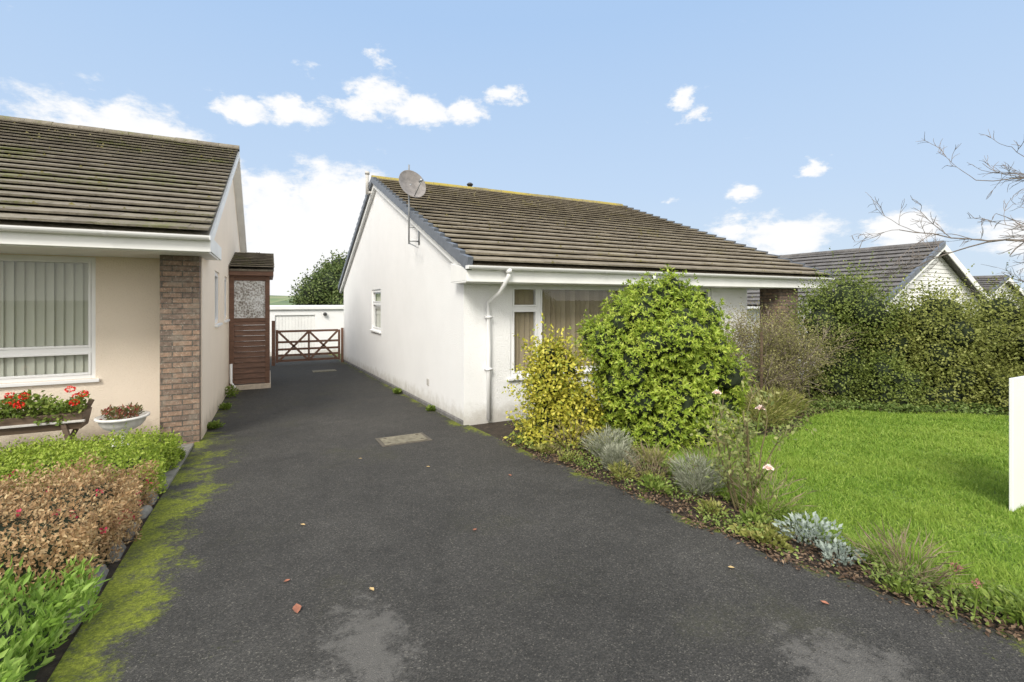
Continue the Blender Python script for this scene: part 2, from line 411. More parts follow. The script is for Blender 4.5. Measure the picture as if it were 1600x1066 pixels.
def asphalt():
    m,nt,b=base_mat("worn_asphalt"); b.inputs['Specular IOR Level'].default_value=.2
    sp=N(nt,'ShaderNodeSeparateXYZ'); nt.links.new(pos(nt),sp.inputs[0]); X,Y=sp.outputs[0],sp.outputs[1]
    v=N(nt,'ShaderNodeTexVoronoi'); v.inputs['Scale'].default_value=150; nt.links.new(pos(nt),v.inputs['Vector'])
    agg=N(nt,'ShaderNodeSeparateColor'); nt.links.new(v.outputs['Color'],agg.inputs[0])
    c=ramp(nt,agg.outputs[0],[(.0,(.036,.035,.032)),(.6,(.058,.0555,.051)),(.93,(.082,.077,.069)),(1,(.15,.14,.12))])
    pt=noise(nt,.7,7,.7); c=mix(nt,1.0,c,ramp(nt,pt,[(.3,.74),(.7,1.24)]),'MULTIPLY')
    p2=noise(nt,5,6,.75); c=mix(nt,1.0,c,ramp(nt,p2,[(.3,.86),(.7,1.14)]),'MULTIPLY')
    def patch(cx,cy,rx,ry):
        dx=M(nt,'DIVIDE',M(nt,'SUBTRACT',X,cx),rx);dy=M(nt,'DIVIDE',M(nt,'SUBTRACT',Y,cy),ry)
        d=M(nt,'SQRT',M(nt,'ADD',M(nt,'MULTIPLY',dx,dx),M(nt,'MULTIPLY',dy,dy)))
        return M(nt,'MAXIMUM',M(nt,'SUBTRACT',1,d),-1)
    pm=M(nt,'MAXIMUM',M(nt,'MAXIMUM',patch(.45,2.45,.35,.7),patch(2.35,1.2,.45,.6)),patch(.1,2.2,.5,.3))
    pm=M(nt,'ADD',M(nt,'MULTIPLY',pm,.33),M(nt,'MULTIPLY',noise(nt,8,9,.85),1.0))
    f=smooth(nt,pm,.60,.76,0,.48)
    c=mix(nt,f,c,(.185,.175,.16))
    nn=noise(nt,2.4,8,.75); nf=noise(nt,34,6,.85)
    le=smooth(nt,X,-.95,.05,1,0); ymask=smooth(nt,Y,6.0,10.5,1,.75); le=M(nt,'MULTIPLY',le,ymask)
    rb=M(nt,'MAXIMUM',M(nt,'ADD',M(nt,'MULTIPLY',Y,-.105),3.38),2.66); re=smooth(nt,M(nt,'SUBTRACT',rb,X),-.05,.42,.95,0)
    mo=M(nt,'MAXIMUM',le,re)
    mo=M(nt,'ADD',M(nt,'MULTIPLY',mo,.36),M(nt,'ADD',M(nt,'MULTIPLY',nn,1.05),M(nt,'MULTIPLY',nf,.55)))
    mf=smooth(nt,mo,1.02,1.20,0,.9)
    mcol=ramp(nt,noise(nt,50,6,.8),[(.3,(.055,.065,.012)),(.5,(.16,.19,.02)),(.7,(.33,.36,.045))])
    c=mix(nt,mf,c,mcol)
    gt=smooth(nt,M(nt,'ADD',M(nt,'MULTIPLY',noise(nt,.9,5,.6),.6),M(nt,'MULTIPLY',nf,.4)),.53,.66,0,.3)
    c=mix(nt,gt,c,(.075,.075,.038))
    col(nt,b,c)
    nt.links.new(smooth(nt,pt,.3,.7,.75,.92),b.inputs['Roughness'])
    h=M(nt,'ADD',v.outputs['Distance'],M(nt,'MULTIPLY',mf,.8)); h=M(nt,'ADD',h,M(nt,'MULTIPLY',noise(nt,220,2),.4))
    bump(nt,b,h,.45,.01)
    return m
m_asph=asphalt()
right_edge=[(3.9,-3.0),(3.5,0),(3.30,.97),(3.24,1.25),(3.14,1.5),(3.12,1.8),(2.98,2.1),(3.0,2.5),(2.96,2.9),(3.0,3.2),(2.93,3.6),(2.90,4.2),(2.78,4.8),(2.79,5.4),(2.74,6.0),(2.70,7.0),(2.72,26)]
sheet("driveway",[(-.9,26),(-.9,-3.0)]+right_edge,0.0,m_asph)
sheet("road",[(-60,-3.0),(-60,-12),(60,-12),(60,-3.0)],-.004,m_asph)
def soilmat():
    m,nt,b=base_mat("dark_soil"); b.inputs['Roughness'].default_value=1
    col(nt,b,ramp(nt,noise(nt,14,8,.75),[(.3,(.022,.016,.011)),(.55,(.055,.040,.027)),(.75,(.12,.09,.06))])); bump(nt,b,noise(nt,25,6,.7),1,.04); return m
m_soil=soilmat()
sheet("garden_soil",[(2.6,-2.9),(18,-2.9),(18,7.4),(2.6,7.4)],-.012,m_soil)
sheet("garden_soil",[(-14,-2.9),(-.9,-2.9),(-.9,8.6),(-14,8.6)],-.012,m_soil)
def lawnmat():
    m,nt,b=base_mat("lawn_turf"); b.inputs['Roughness'].default_value=.95
    col(nt,b,ramp(nt,noise(nt,3,8,.7),[(.3,(.10,.16,.025)),(.7,(.18,.28,.05))])); bump(nt,b,noise(nt,60,4),1,.03); return m
m_lawn=lawnmat()
lawn_poly=[(3.70,-2.8),(3.56,.8),(3.50,1.6),(3.58,2.4),(3.64,3.2),(3.9,3.9),(4.1,4.45),(5.2,4.15),(6.3,4.0),(7.4,4.5),(8.3,4.6),(9.2,3.7),(10.0,2.9),(12,2.2),(12,-2.8)]
sheet("lawn",lawn_poly,.004,m_lawn)

def inpoly(x,y,poly):
    ins=np.zeros(len(x),bool); j=len(poly)-1
    for i in range(len(poly)):
        xi,yi=poly[i];xj,yj=poly[j]
        c=((yi>y)!=(yj>y))&(x<(xj-xi)*(y-yi)/(yj-yi+1e-12)+xi); ins^=c; j=i
    return ins
def grass():
    n=390000
    x=rng.uniform(3.35,11,n);y=rng.uniform(.3,4.8,n)
    th=26.8*math.pi/180; d=y*math.cos(th)+x*math.sin(th)
    keep=inpoly(x+rng.normal(0,.08,n),y+rng.normal(0,.06,n),lawn_poly)&(rng.random(n)<np.clip((3.6/d)**1.1,0,1))
    x=x[keep];y=y[keep];d=d[keep];n=len(x)
    P=np.stack([x,y,g(y)],1)
    tuft=np.sin(x*5.1+1+np.sin(y*3))*np.cos(y*4.3+np.sin(x*2))+np.sin(x*11+y*7)*.5+np.sin(x*23-y*17)*.4
    h=rng.uniform(.02,.055,n)*(1+.35*tuft)*np.clip(.9+.04*d,0,1.4)
    edge=np.clip(1-(x-3.5)/.35,0,1); h*=1+edge*1.1
    D=nrm(np.stack([rng.normal(0,.55,n),rng.normal(0,.55,n),np.ones(n)],1)); W=rng.uniform(.0018,.0035,n)*np.clip(d/3,1,2.2)
    sd=nrm(np.cross(D,rv(n)))
    v0=P-sd*W[:,None];v1=P+sd*W[:,None]; mid=P+D*(h*.6)[:,None]; bend=nrm(D+rv(n)*.6+np.array([0,0,-.3])); v3=mid+bend*(h*.5)[:,None]
    m0=mid-sd*W[:,None]*.7;m1=mid+sd*W[:,None]*.7
    V=np.stack([v0,v1,m1,m0,v3],1).reshape(-1,3); b=(np.arange(n)*5)[:,None]
    F=np.concatenate([b+np.array([[0,1,2]]),b+np.array([[0,2,3]]),b+np.array([[3,2,4]])],1).reshape(-1,3)
    m=leafmat("grass_blade",(.13,.23,.03),(.26,.41,.055),(.44,.54,.12),.4,1.4,.5,(.9,.35,(.38,.48,.09)))
    triobj("grass",[(V,F,0)],[m],None,"uneven bright green lawn grass","grass","stuff")
grass()

def hills():
    mb=MB(); n=80; vs=[]
    for i in range(n+1):
        a=math.radians(-75+150*i/n); 
        for (rr,hh) in ((420,-2),(520,4+3.5*math.sin(i*.6)+2*math.sin(i*1.7)),(700,8+4*math.sin(i*.35+1)+2*math.sin(i*.9)),(900,0)):
            vs.append((rr*math.sin(a),rr*math.cos(a),hh if hh!=0 else -4))
    mb.add(vs,[(i*4+k,(i+1)*4+k,(i+1)*4+k+1,i*4+k+1) for i in range(n) for k in range(3)])
    m,nt,b=base_mat("hill_fields"); b.inputs['Roughness'].default_value=1
    col(nt,b,ramp(nt,noise(nt,.012,4,.6),[(.35,(.09,.13,.07)),(.5,(.17,.23,.10)),(.65,(.25,.25,.14))])); 
    obj(mb,"hills",m,None,kind="structure")
hills()

# ---------------------------------------------------------------- WHITE BUNGALOW
WX0,WX1=2.635,10.95; WF,WB=6.83,19.95; RX0,RX1=2.49,11.08
EZ=2.15; EY=6.36; RY=13.4; RZ=4.93; sl=(RZ-EZ)/(RY-EY); BY=2*RY-EY
def rz(y): return EZ+(min(y,2*RY-y)-EY)*sl
H=thing("white_bungalow",(WX0,WF,g(WF)),"white roughcast bungalow with weathered tiled gable roof beside the driveway","house")
SZ=1.89
w=MB(); zb=-1.1
F1=(3.42,6.25,.40,SZ-.005); F2=(7.25,7.95,.40,SZ-.005); G1=(12.9,14.15,.80,1.93)
panel(w,WF,'y',WX0,9.0,zb,SZ+.2,[F1,F2],.12,1)
panel(w,WX0,'x',WF,WB,zb,2.2,[G1],.12,1)
zt=lambda y: rz(y)-.10
w.add([(WX0,WF,2.2),(WX0,WB,2.2),(WX0,WB,zt(WB)+.02),(WX0,RY,zt(RY)),(WX0,WF,zt(WF)+.02)],[(0,1,2,3,4)])
w.add([(WX1,8.3,zb),(WX1,WB,zb),(WX1,WB,zt(WB)),(WX1,RY,zt(RY)),(WX1,8.3,zt(8.3))],[(0,1,2,3,4)])
w.add([(9.0,WF,zb),(9.0,8.3,zb),(9.0,8.3,2.3),(9.0,WF,2.3)],[(0,1,2,3)])
w.add([(9.0,8.3,zb),(WX1,8.3,zb),(WX1,8.3,2.5),(9.0,8.3,2.5)],[(0,1,2,3)])
w.add([(WX0,WB,zb),(WX1,WB,zb),(WX1,WB,2.2),(WX0,WB,2.2)],[(0,1,2,3)])
w.add([(WX1-.01,EY+.1,SZ+.01),(WX1-.01,8.3,SZ+.01),(WX1-.01,8.3,zt(8.3)),(WX1-.01,EY+.1,zt(EY+.1))],[(0,1,2,3)])
obj(w,"wall",m_white,H)
pl=MB()
pl.hexa([(WX0-.025,WF+.02,-1.2),(WX0-.002,WF+.02,-1.2),(WX0-.002,WB,-1.2),(WX0-.025,WB,-1.2),(WX0-.025,WF+.02,g(WF)+.05),(WX0-.002,WF+.02,g(WF)+.07),(WX0-.002,WB,g(WB)+.09),(WX0-.025,WB,g(WB)+.07)])
obj(pl,"plinth",simple("stained_plinth",(.16,.155,.15),.9,.35,9,0,.6,60),H)
roof_slope("roof",'x',RX0+.04,RX1-.04,EY-.05,EZ-.01,RY,RZ,m_tileW,H,seed=3)
roof_slope("roof",'x',RX0+.04,RX1-.04,BY+.05,EZ-.01,RY,RZ,m_tileW,H,seed=4)
def ridge(x0,x1,y,z,mat,parent,axis='x'):
    mb=MB(); L=.45; n=int((x1-x0)/L)+1; L=(x1-x0)/n
    for i in range(n):
        a=x0+i*L+.003;b=x0+(i+1)*L-.003; prof=[(-.13,-.03),(-.12,.02),(-.07,.075),(0,.095),(.07,.075),(.12,.02),(.13,-.03)]
        j=R.uniform(-.006,.006)
        vs=[]
        for xx in (a,b):
            for (p,q) in prof: vs.append((xx,y+p,z+q+j) if axis=='x' else (y+p,xx,z+q+j))
        k=len(prof); fs=[(i2,i2+1,k+i2+1,k+i2) for i2 in range(k-1)]+[tuple(range(k))[::-1],tuple(range(k,2*k))]
        mb.add(vs,fs)
    return obj(mb,"ridge_tile",mat,parent)
ridge(RX0,RX1,RY,RZ+.01,m_ridge,H)
def verge(x,sgn,y0,z0,y1,z1,mat,parent,gauge=.33,h=.15,wd=.05,name="verge_trim",steps=True):
    mb=MB(); L=math.hypot(y1-y0,z1-z0); n=int(round(L/gauge)); dy=(y1-y0)/L; dz=(z1-z0)/L
    ny,nz=(-dz,dy) if dy>0 else (dz,-dy)
    for i in range(n):
        s0=i*L/n-.012; s1=(i+1)*L/n-.0; t0=.105 if steps else .05; t1=.05
        q=[]
        for (s,t,b) in ((s0,t0,-h*.62),(s1,t1,-h*.55)):
            for xx in (x-wd/2,x+wd/2):
                for nn in (b,t): q.append((xx,y0+dy*s+ny*nn,z0+dz*s+nz*nn))
        mb.hexa([q[0],q[2],q[6],q[4],q[1],q[3],q[7],q[5]])
    return obj(mb,name,mat,parent,.006)
verge(RX0+.03,1,EY-.05,EZ-.01,RY,RZ,m_grey,H,wd=.085)
verge(RX0+.02,1,BY+.05,EZ-.01,RY,RZ,m_grey,H)
verge(RX1-.02,1,EY-.05,EZ-.01,RY,RZ,m_grey,H)
for (y0,y1) in ((EY,RY),(BY,RY)):
    for (xa,xb) in ((WX0-.09,WX0-.005),(WX1+.005,WX1+.1)):
        bg=MB()
        z0,z1=EZ-.06,RZ-.06; d=.17
        bg.hexa([(xa,y0,z0-d),(xb,y0,z0-d),(xb,y1,z1-d),(xa,y1,z1-d),(xa,y0,z0-.03),(xb,y0,z0-.03),(xb,y1,z1-.03),(xa,y1,z1-.03)])
        obj(bg,"bargeboard",m_fascia,H)
fa=MB(); fa.box(RX0,RX1-.06,EY-.02,EY+.03,SZ,EZ-.05); fa.box(RX0+.004,RX1-.07,EY+.03,WF-.003,SZ-.012,SZ+.012)
fa.hexa([(RX0+.002,EY+.03,SZ+.013),(RX0+.04,EY+.03,SZ+.013),(RX0+.04,WF+.2,SZ+.013),(RX0+.002,WF+.2,SZ+.013),(RX0+.002,EY+.03,EZ-.06),(RX0+.04,EY+.03,EZ-.06),(RX0+.04,WF+.2,EZ+.04),(RX0+.002,WF+.2,EZ+.04)])
fa.box(9.0,WX1,WF-.002,8.3,SZ-.01,SZ+.01)
obj(fa,"fascia",m_fascia,H,.004)
def gutter(x0,x1,y,z,parent,r=.055):
    mb=MB(); n=10; vs=[]
    for xx in (x0,x1):
        for k in range(n+1):
            t=math.pi+math.pi*k/n; vs.append((xx,y+r*math.cos(t),z+r*math.sin(t)))
        for k in range(n,-1,-1):
            t=math.pi+math.pi*k/n; vs.append((xx,y+(r-.008)*math.cos(t),z+(r-.008)*math.sin(t)))
    k=2*(n+1); fs=[(i,(i+1)%k,k+(i+1)%k,k+i) for i in range(k)]; mb.add(vs,fs)
    for xx in (x0,x1):
        mb.box(xx-.004,xx+.004,y-r,y+r,z-r*.9,z)
    q=x0+.5
    while q<x1:
        vs=[]
        for xx in (q-.022,q+.022):
            for kk in range(9):
                t=math.pi+math.pi*kk/8; vs.append((xx,y+(r+.007)*math.cos(t),z+(r+.007)*math.sin(t)))
        mb.add(vs,[(i,i+1,10+i,9+i) for i in range(8)]); q+=1.9
    return obj(mb,"gutter",m_pvc,parent,0,False)
gutter(RX0-.02,RX1-.02,EY-.08,EZ-.035,H)
dp=MB(); dpx=3.02
dp.tube([(dpx+.1,EY-.08,EZ-.07),(dpx+.1,EY-.08,EZ-.17),(dpx+.05,EY+.1,SZ-.14),(dpx,WF-.06,SZ-.30),(dpx,WF-.06,.9),(dpx,WF-.06,g(WF)+.05)],.034,12)
dp.tube([(dpx+.1,EY-.08,EZ-.06),(dpx+.1,EY-.08,EZ-.13)],.048,12)
for z in (1.35,.55): dp.box(dpx-.05,dpx+.05,WF-.1,WF-.002,z,z+.035)
obj(dp,"downpipe",m_pvc,H,0,True)
dp=MB(); dp.tube([(5.9,EY-.08,EZ-.06),(5.9,EY-.08,EZ-.17),(5.9,EY+.1,SZ-.12),(5.9,EY+.3,SZ-.09)],.034,12); obj(dp,"gutter_outlet",m_pvc,H,0,True)
z0,z1=F1[2],F1[3]; u0,u1=F1[0],F1[1]
window(H,'y',WF,1,u0,u1,z0,z1,[(u0+.50,u0+.57,z0+.055,z1-.055),(u0+.055,u0+.50,z1-.42,z1-.36)],
  [(u0+.055,u0+.50,z1-.36,z1-.055),(u0+.055,u0+.50,z0+.055,z1-.42),(u0+.57,u1-.055,z0+.055,z1-.055)],m_blind2,.1,tilt=-24)
u0,u1=F2[0],F2[1]
window(H,'y',WF,1,u0,u1,z0,z1,[],[(u0+.055,u1-.055,z0+.055,z1-.055)],None)
u0,u1,z0,z1=G1
window(H,'x',WX0,1,u0,u1,z0,z1,[(u0+.055,u1-.055,z1-.40,z1-.35)],[(u0+.055,u1-.055,z1-.35,z1-.055),(u0+.055,u1-.055,z0+.055,z1-.40)],m_blind1)
pi=MB(); pi.box(9.62,10.22,EY+.15,WF+.15,-.6,SZ-.013); obj(pi,"brick_pillar",m_brick,H)
fl=MB(); fl.tube([(5.5,RY+.35,RZ-.2),(5.5,RY+.35,RZ+.22)],.065,12); fl.tube([(5.5,RY+.35,RZ+.22),(5.5,RY+.35,RZ+.26),(5.5,RY+.35,RZ+.30)],[.09,.1,.05],12); obj(fl,"flue",m_dark,H,0,True)
fv=MB(); fv.tube([(2.44,13.75,RZ-.35),(2.44,13.75,RZ+.22)],.045,10); fv.tube([(2.44,13.75,RZ+.20),(2.44,13.75,RZ+.27)],.065,10); fv.tube([(2.44,13.75,RZ-.3),(WX0,13.75,RZ-.3)],.04,8); obj(fv,"vent_pipe",m_sill,H,0,True)
vn=MB(); vn.box(WX0-.012,WX0-.001,8.6,8.72,.05,.17); 
for i in range(4): vn.box(WX0-.018,WX0-.012,8.61,8.71,.06+i*.028,.072+i*.028)
obj(vn,"air_vent",m_sill,H)

# satellite dish
px,py=2.43,9.25
SD=thing("satellite_dish",(px,py,2.7),"round grey satellite dish on a mast at the roof verge","satellite dish")
mp=MB(); mp.tube([(px,py,2.72),(px,py,4.26)],.016,10); mp.tube([(px,py,2.74),(px+.02,py-.3,2.66),(px+.06,py-.42,2.62)],.012,8)
mp.tube([(px,py,3.05),(WX0,py,3.05)],.012,8); mp.tube([(px,py,2.78),(WX0,py,2.78)],.014,8); mp.box(WX0-.012,WX0-.001,py-.05,py+.05,2.72,3.1)
obj(mp,"mast",m_galv,SD,0,True)
ds=MB(); q=Vector((.25,-1,.33)).normalized(); rot=q.to_track_quat('Z','Y').to_matrix().to_4x4()
rr=.285; prof=[(.001,-.055)]+[(rr*t,-.055+.065*t*t) for t in (.2,.4,.6,.8,.95,1)]+[(rr+.008,.012),(rr,.0),(rr*.8,-.025),(rr*.4,-.062),(.001,-.07)]
dc=Vector((px+.04,py-.10,3.87)); ds.lathe(dc,prof,32,0,rot); obj(ds,"dish",m_dish,SD,0,True)
ar=MB(); foc=dc+q*.38+Vector((0,0,-.10)); low=rot.to_3x3()@Vector((0,.26,0)); low=low if low.z<0 else -low
ar.tube([dc+low,foc],.010,8); ar.tube([foc,foc-q*.09],[.03,.024],12); ar.tube([dc-q*.06,Vector((px,py,3.87))],.03,8)
obj(ar,"receiver_arm",m_galv,SD,0,True)

# ---------------------------------------------------------------- CREAM BUNGALOW
LX1=-.844; LX0=-11.5; LF=8.5; LB=20.1; LEY=7.22; LEZ=2.47; LRY=13.9; LRZ=5.42; LRX1=-.66; LBY=2*LRY-LEY; lsl=(LRZ-LEZ)/(LRY-LEY); LSZ=2.24
def lz(y): return LEZ+(min(y,2*LRY-y)-LEY)*lsl-.1
C=thing("cream_bungalow",(LX1,LF,g(LF)),"cream rendered bungalow with mossy tiled roof and brick pillar","house")
w=MB(); Wn=(-4.6,-2.13,.55,LSZ-.02); Sw=(9.85,10.75,1.2,2.15); Sw2=(11.9,12.7,1.2,2.15)
panel(w,LF,'y',LX0,LX1,-1.1,LSZ+.5,[Wn],.12,1)
panel(w,LX1,'x',LF,LB,-1.1,2.3,[Sw,Sw2],.12,-1)
w.add([(LX1,LF,2.3),(LX1,LB,2.3),(LX1,LB,lz(LB)),(LX1,LRY,lz(LRY)),(LX1,LF,lz(LF))],[(0,1,2,3,4)])
w.add([(LX0,LB,-1.1),(LX1,LB,-1.1),(LX1,LB,2.3),(LX0,LB,2.3)],[(0,1,2,3)])
w.add([(LX0,LF,-1.1),(LX0,LB,-1.1),(LX0,LB,lz(LB)),(LX0,LRY,lz(LRY)),(LX0,LF,lz(LF))],[(0,1,2,3,4)])
w.add([(LX1,LEY+.1,LSZ+.012),(LX1,LF,LSZ+.012),(LX1,LF,lz(LF)),(LX1,LEY+.1,lz(LEY+.1))],[(0,1,2,3)])
obj(w,"wall",m_cream,C)
fin=MB(); fin.box(-1.29,LX1-.003,7.79,LF-.002,-.9,LSZ-.013); obj(fin,"brick_pillar",m_brick,C)
rsd=MB(); rsd.box(LX1-.002,LX1+.012,7.93,LF+.1,-.9,LSZ-.015); obj(rsd,"side_render",m_cream,C)
roof_slope("roof",'x',LX0-.2,LRX1-.02,LEY-.05,LEZ-.01,LRY,LRZ,m_tileL,C,seed=8)
roof_slope("roof",'x',LX0-.2,LRX1-.02,LBY+.05,LEZ-.01,LRY,LRZ,m_tileL,C,seed=9)
ridge(LX0-.2,LRX1,LRY,LRZ+.01,m_tileL,C)
for (y0,y1) in ((LEY,LRY),(LBY,LRY)):
    bg=MB()
    z0,z1=LEZ-.05,LRZ-.05
    for (xa,xb,da,db,) in ((LRX1-.03,LRX1,.0,.15),(LX1+.003,LRX1-.031,.12,.15)):
        bg.hexa([(xa,y0,z0-db),(xb,y0,z0-db),(xb,y1,z1-db),(xa,y1,z1-db),(xa,y0,z0-da),(xb,y0,z0-da),(xb,y1,z1-da),(xa,y1,z1-da)])
    obj(bg,"bargeboard",m_fascia,C)
fa=MB(); fa.box(LX0-.2,LRX1-.002,LEY-.02,LEY+.03,LSZ,LEZ-.05); fa.box(LX0-.2,LRX1-.02,LEY+.03,LF-.003,LSZ-.012,LSZ+.01); fa.box(LRX1-.04,LRX1-.004,LEY+.03,LF+.3,LSZ+.012,LEZ-.02)
obj(fa,"fascia",m_fascia,C,.004)
gutter(LX0-.2,LRX1,LEY-.08,LEZ-.035,C,.06)
u0,u1,z0,z1=Wn
window(C,'y',LF,1,u0,u1,z0,z1,[(u0+.055,u1-.055,z0+.36,z0+.43)],[(u0+.055,u1-.055,z0+.43,z1-.055),(u0+.055,u1-.055,z0+.055,z0+.36)],m_blind1,.1)
for q in (Sw,Sw2):
    u0,u1,z0,z1=q; window(C,'x',LX1,-1,u0,u1,z0,z1,[],[(u0+.055,u1-.055,z0+.055,z1-.055)],None)
lp=MB(); 
lp.tube([(LX1+.06,12.9,.15),(LX1+.06,12.9,g(12.9)+.22),(LX1+.14,12.86,g(12.9)+.1)],.03,10)
obj(lp,"waste_pipe",m_pvc,C,0,True)

# wooden side porch
Pp=thing("timber_porch",(-.4,13.2,g(13.2)),"brown stained timber side porch with obscured glass","porch")
PX0,PX1,PY0,PY1=LX1+.004,.02,13.2,15.6; gz=g(13.2); 
st=MB(); 
for (a,b) in ((PX0,PX0+.1),(PX1-.1,PX1)): st.box(a,b,PY0,PY0+.09,gz+.12,2.22)
st.box(PX0+.1,PX1-.1,PY0+.01,PY0+.08,1.12,1.2); st.box(PX0+.1,PX1-.1,PY0+.01,PY0+.08,2.1,2.22)
st.box(PX1-.09,PX1,PY1-.09,PY1,gz-.2,2.2); st.box(PX1-.08,PX1-.01,PY0+.09,PY1-.09,1.12,1.2); st.box(PX1-.08,PX1-.01,PY0+.09,PY1-.09,2.1,2.2)
obj(st,"frame",m_wood,Pp,.004)
bd=MB(); z=gz+.14
while z<1.10:
    bd.hexa([(PX0+.1,PY0+.005,z),(PX1-.1,PY0+.005,z),(PX1-.1,PY0+.05,z),(PX0+.1,PY0+.05,z),(PX0+.1,PY0+.035,z+.122),(PX1-.1,PY0+.035,z+.122),(PX1-.1,PY0+.05,z+.122),(PX0+.1,PY0+.05,z+.122)])
    bd.hexa([(PX1-.05,PY0+.09,z),(PX1-.005,PY0+.09,z),(PX1-.005,PY1-.09,z),(PX1-.05,PY1-.09,z),(PX1-.05,PY0+.09,z+.122),(PX1-.03,PY0+.09,z+.122),(PX1-.03,PY1-.09,z+.122),(PX1-.05,PY1-.09,z+.122)])
    z+=.128
obj(bd,"cladding",m_wood,Pp)
gl=MB(); gl.box(PX0+.1,PX1-.1,PY0+.035,PY0+.045,1.2,2.1); gl.box(PX1-.045,PX1-.035,PY0+.09,PY1-.09,1.2,2.1); obj(gl,"pane",m_obsc,Pp)
step=MB(); step.box(PX0,PX1+.02,PY0-.03,PY1,gz-.25,gz+.118); obj(step,"base_step",m_pale,Pp,.01)
pr=MB(); pr.box(PX0,PX1+.08,PY0-.14,PY1+.05,2.22,2.36); obj(pr,"fascia",m_wood,Pp,.004)
roof_slope("roof",'x',PX0,PX1+.10,PY0-.2,2.38,PY1,2.95,m_tileL,Pp,seed=12,gauge=.3)

# gate
GY=19.75; gx0,gx1=.12,2.58; gg=g(GY)
G=thing("field_gate",(gx0,GY,gg),"brown timber five bar gate with crossed braces","gate")
gt=MB(); H0,H1=gg+.10,gg+1.27
gt.box(gx0+.1,gx0+.19,GY-.035,GY+.035,H0,H1+.04); gt.box(gx1-.18,gx1-.10,GY-.035,GY+.035,H0,H1)
zz=[H0+.02,H0+.22,H0+.44,H0+.71,H1-.06]
for z in zz: gt.box(gx0+.19,gx1-.18,GY-.012,GY+.012,z,z+.08)
for (a,b) in (((gx0+.2,zz[0]+.03),((gx0+gx1)/2,zz[4]+.03)),((gx1-.2,zz[0]+.03),((gx0+gx1)/2,zz[4]+.03)),((gx0+.2,zz[4]+.02),((gx0+gx1)/2,zz[0]+.02)),((gx1-.2,zz[4]+.02),((gx0+gx1)/2,zz[0]+.02))):
    gt.beam((a[0],GY-.028,a[1]),(b[0],GY-.028,b[1]),.075,.024,up=(0,1,0))
gt.box((gx0+gx1)/2-.035,(gx0+gx1)/2+.035,GY-.062,GY-.041,zz[0],zz[4]+.07)
obj(gt,"gate_leaf",m_gate,G,.003)
gp=MB(); gp.box(gx0-.03,gx0+.085,GY-.06,GY+.06,gg-.2,gg+1.65); obj(gp,"gate_post",m_gate,G,.006)
gp=MB(); gp.box(gx1-.07,gx1+.02,GY-.05,GY+.05,gg-.2,gg+1.33); obj(gp,"gate_post",m_gate,G,.006)

# garage
GA=thing("garage",(1,25,g(25)),"low white rendered garage with up and over door","garage")
w=MB(); GYY=25.2; gz=g(GYY); dh=(.25,2.0,-1.3,.93)
panel(w,GYY,'y',-3.5,6.0,-1.3,1.22,[dh],.15,1)
w.add([(-3.5,GYY,-1.3),(-3.5,30.5,-1.3),(-3.5,30.5,1.2),(-3.5,GYY,1.2)],[(0,1,2,3)]); w.add([(6,GYY,-1.3),(6,30.5,-1.3),(6,30.5,1.2),(6,GYY,1.2)],[(0,1,2,3)])
obj(w,"wall",m_white,GA)
f=MB(); f.box(-3.6,6.1,GYY-.1,30.6,1.2,1.36); obj(f,"roof",m_fascia,GA,.01)
dr=MB(); dr.box(.25,2.0,GYY+.08,GYY+.12,-1.3,.93)
for i in range(12): dr.box(.30+i*.14,.30+i*.14+.12,GYY+.06,GYY+.079,-1.0,.86)
obj(dr,"door",m_fascia,GA,.003)
lt=MB(); lt.lathe((2.45,GYY-.1,.93),[(.001,.12),(.07,.1),(.09,.03),(.08,-.03),(.001,-.05)],16); lt.box(2.42,2.48,GYY-.1,GYY-.002,.9,1.0); obj(lt,"wall_lamp",m_dark,GA)

bw=MB(); bw.box(11.0,16.2,7.3,7.5,-.8,1.50); bw.box(10.97,16.2,7.26,7.54,1.50,1.56,1); obj(bw,"boundary_wall",[m_white,m_sill],None,.005,False,"white rendered garden wall with flat coping","wall")

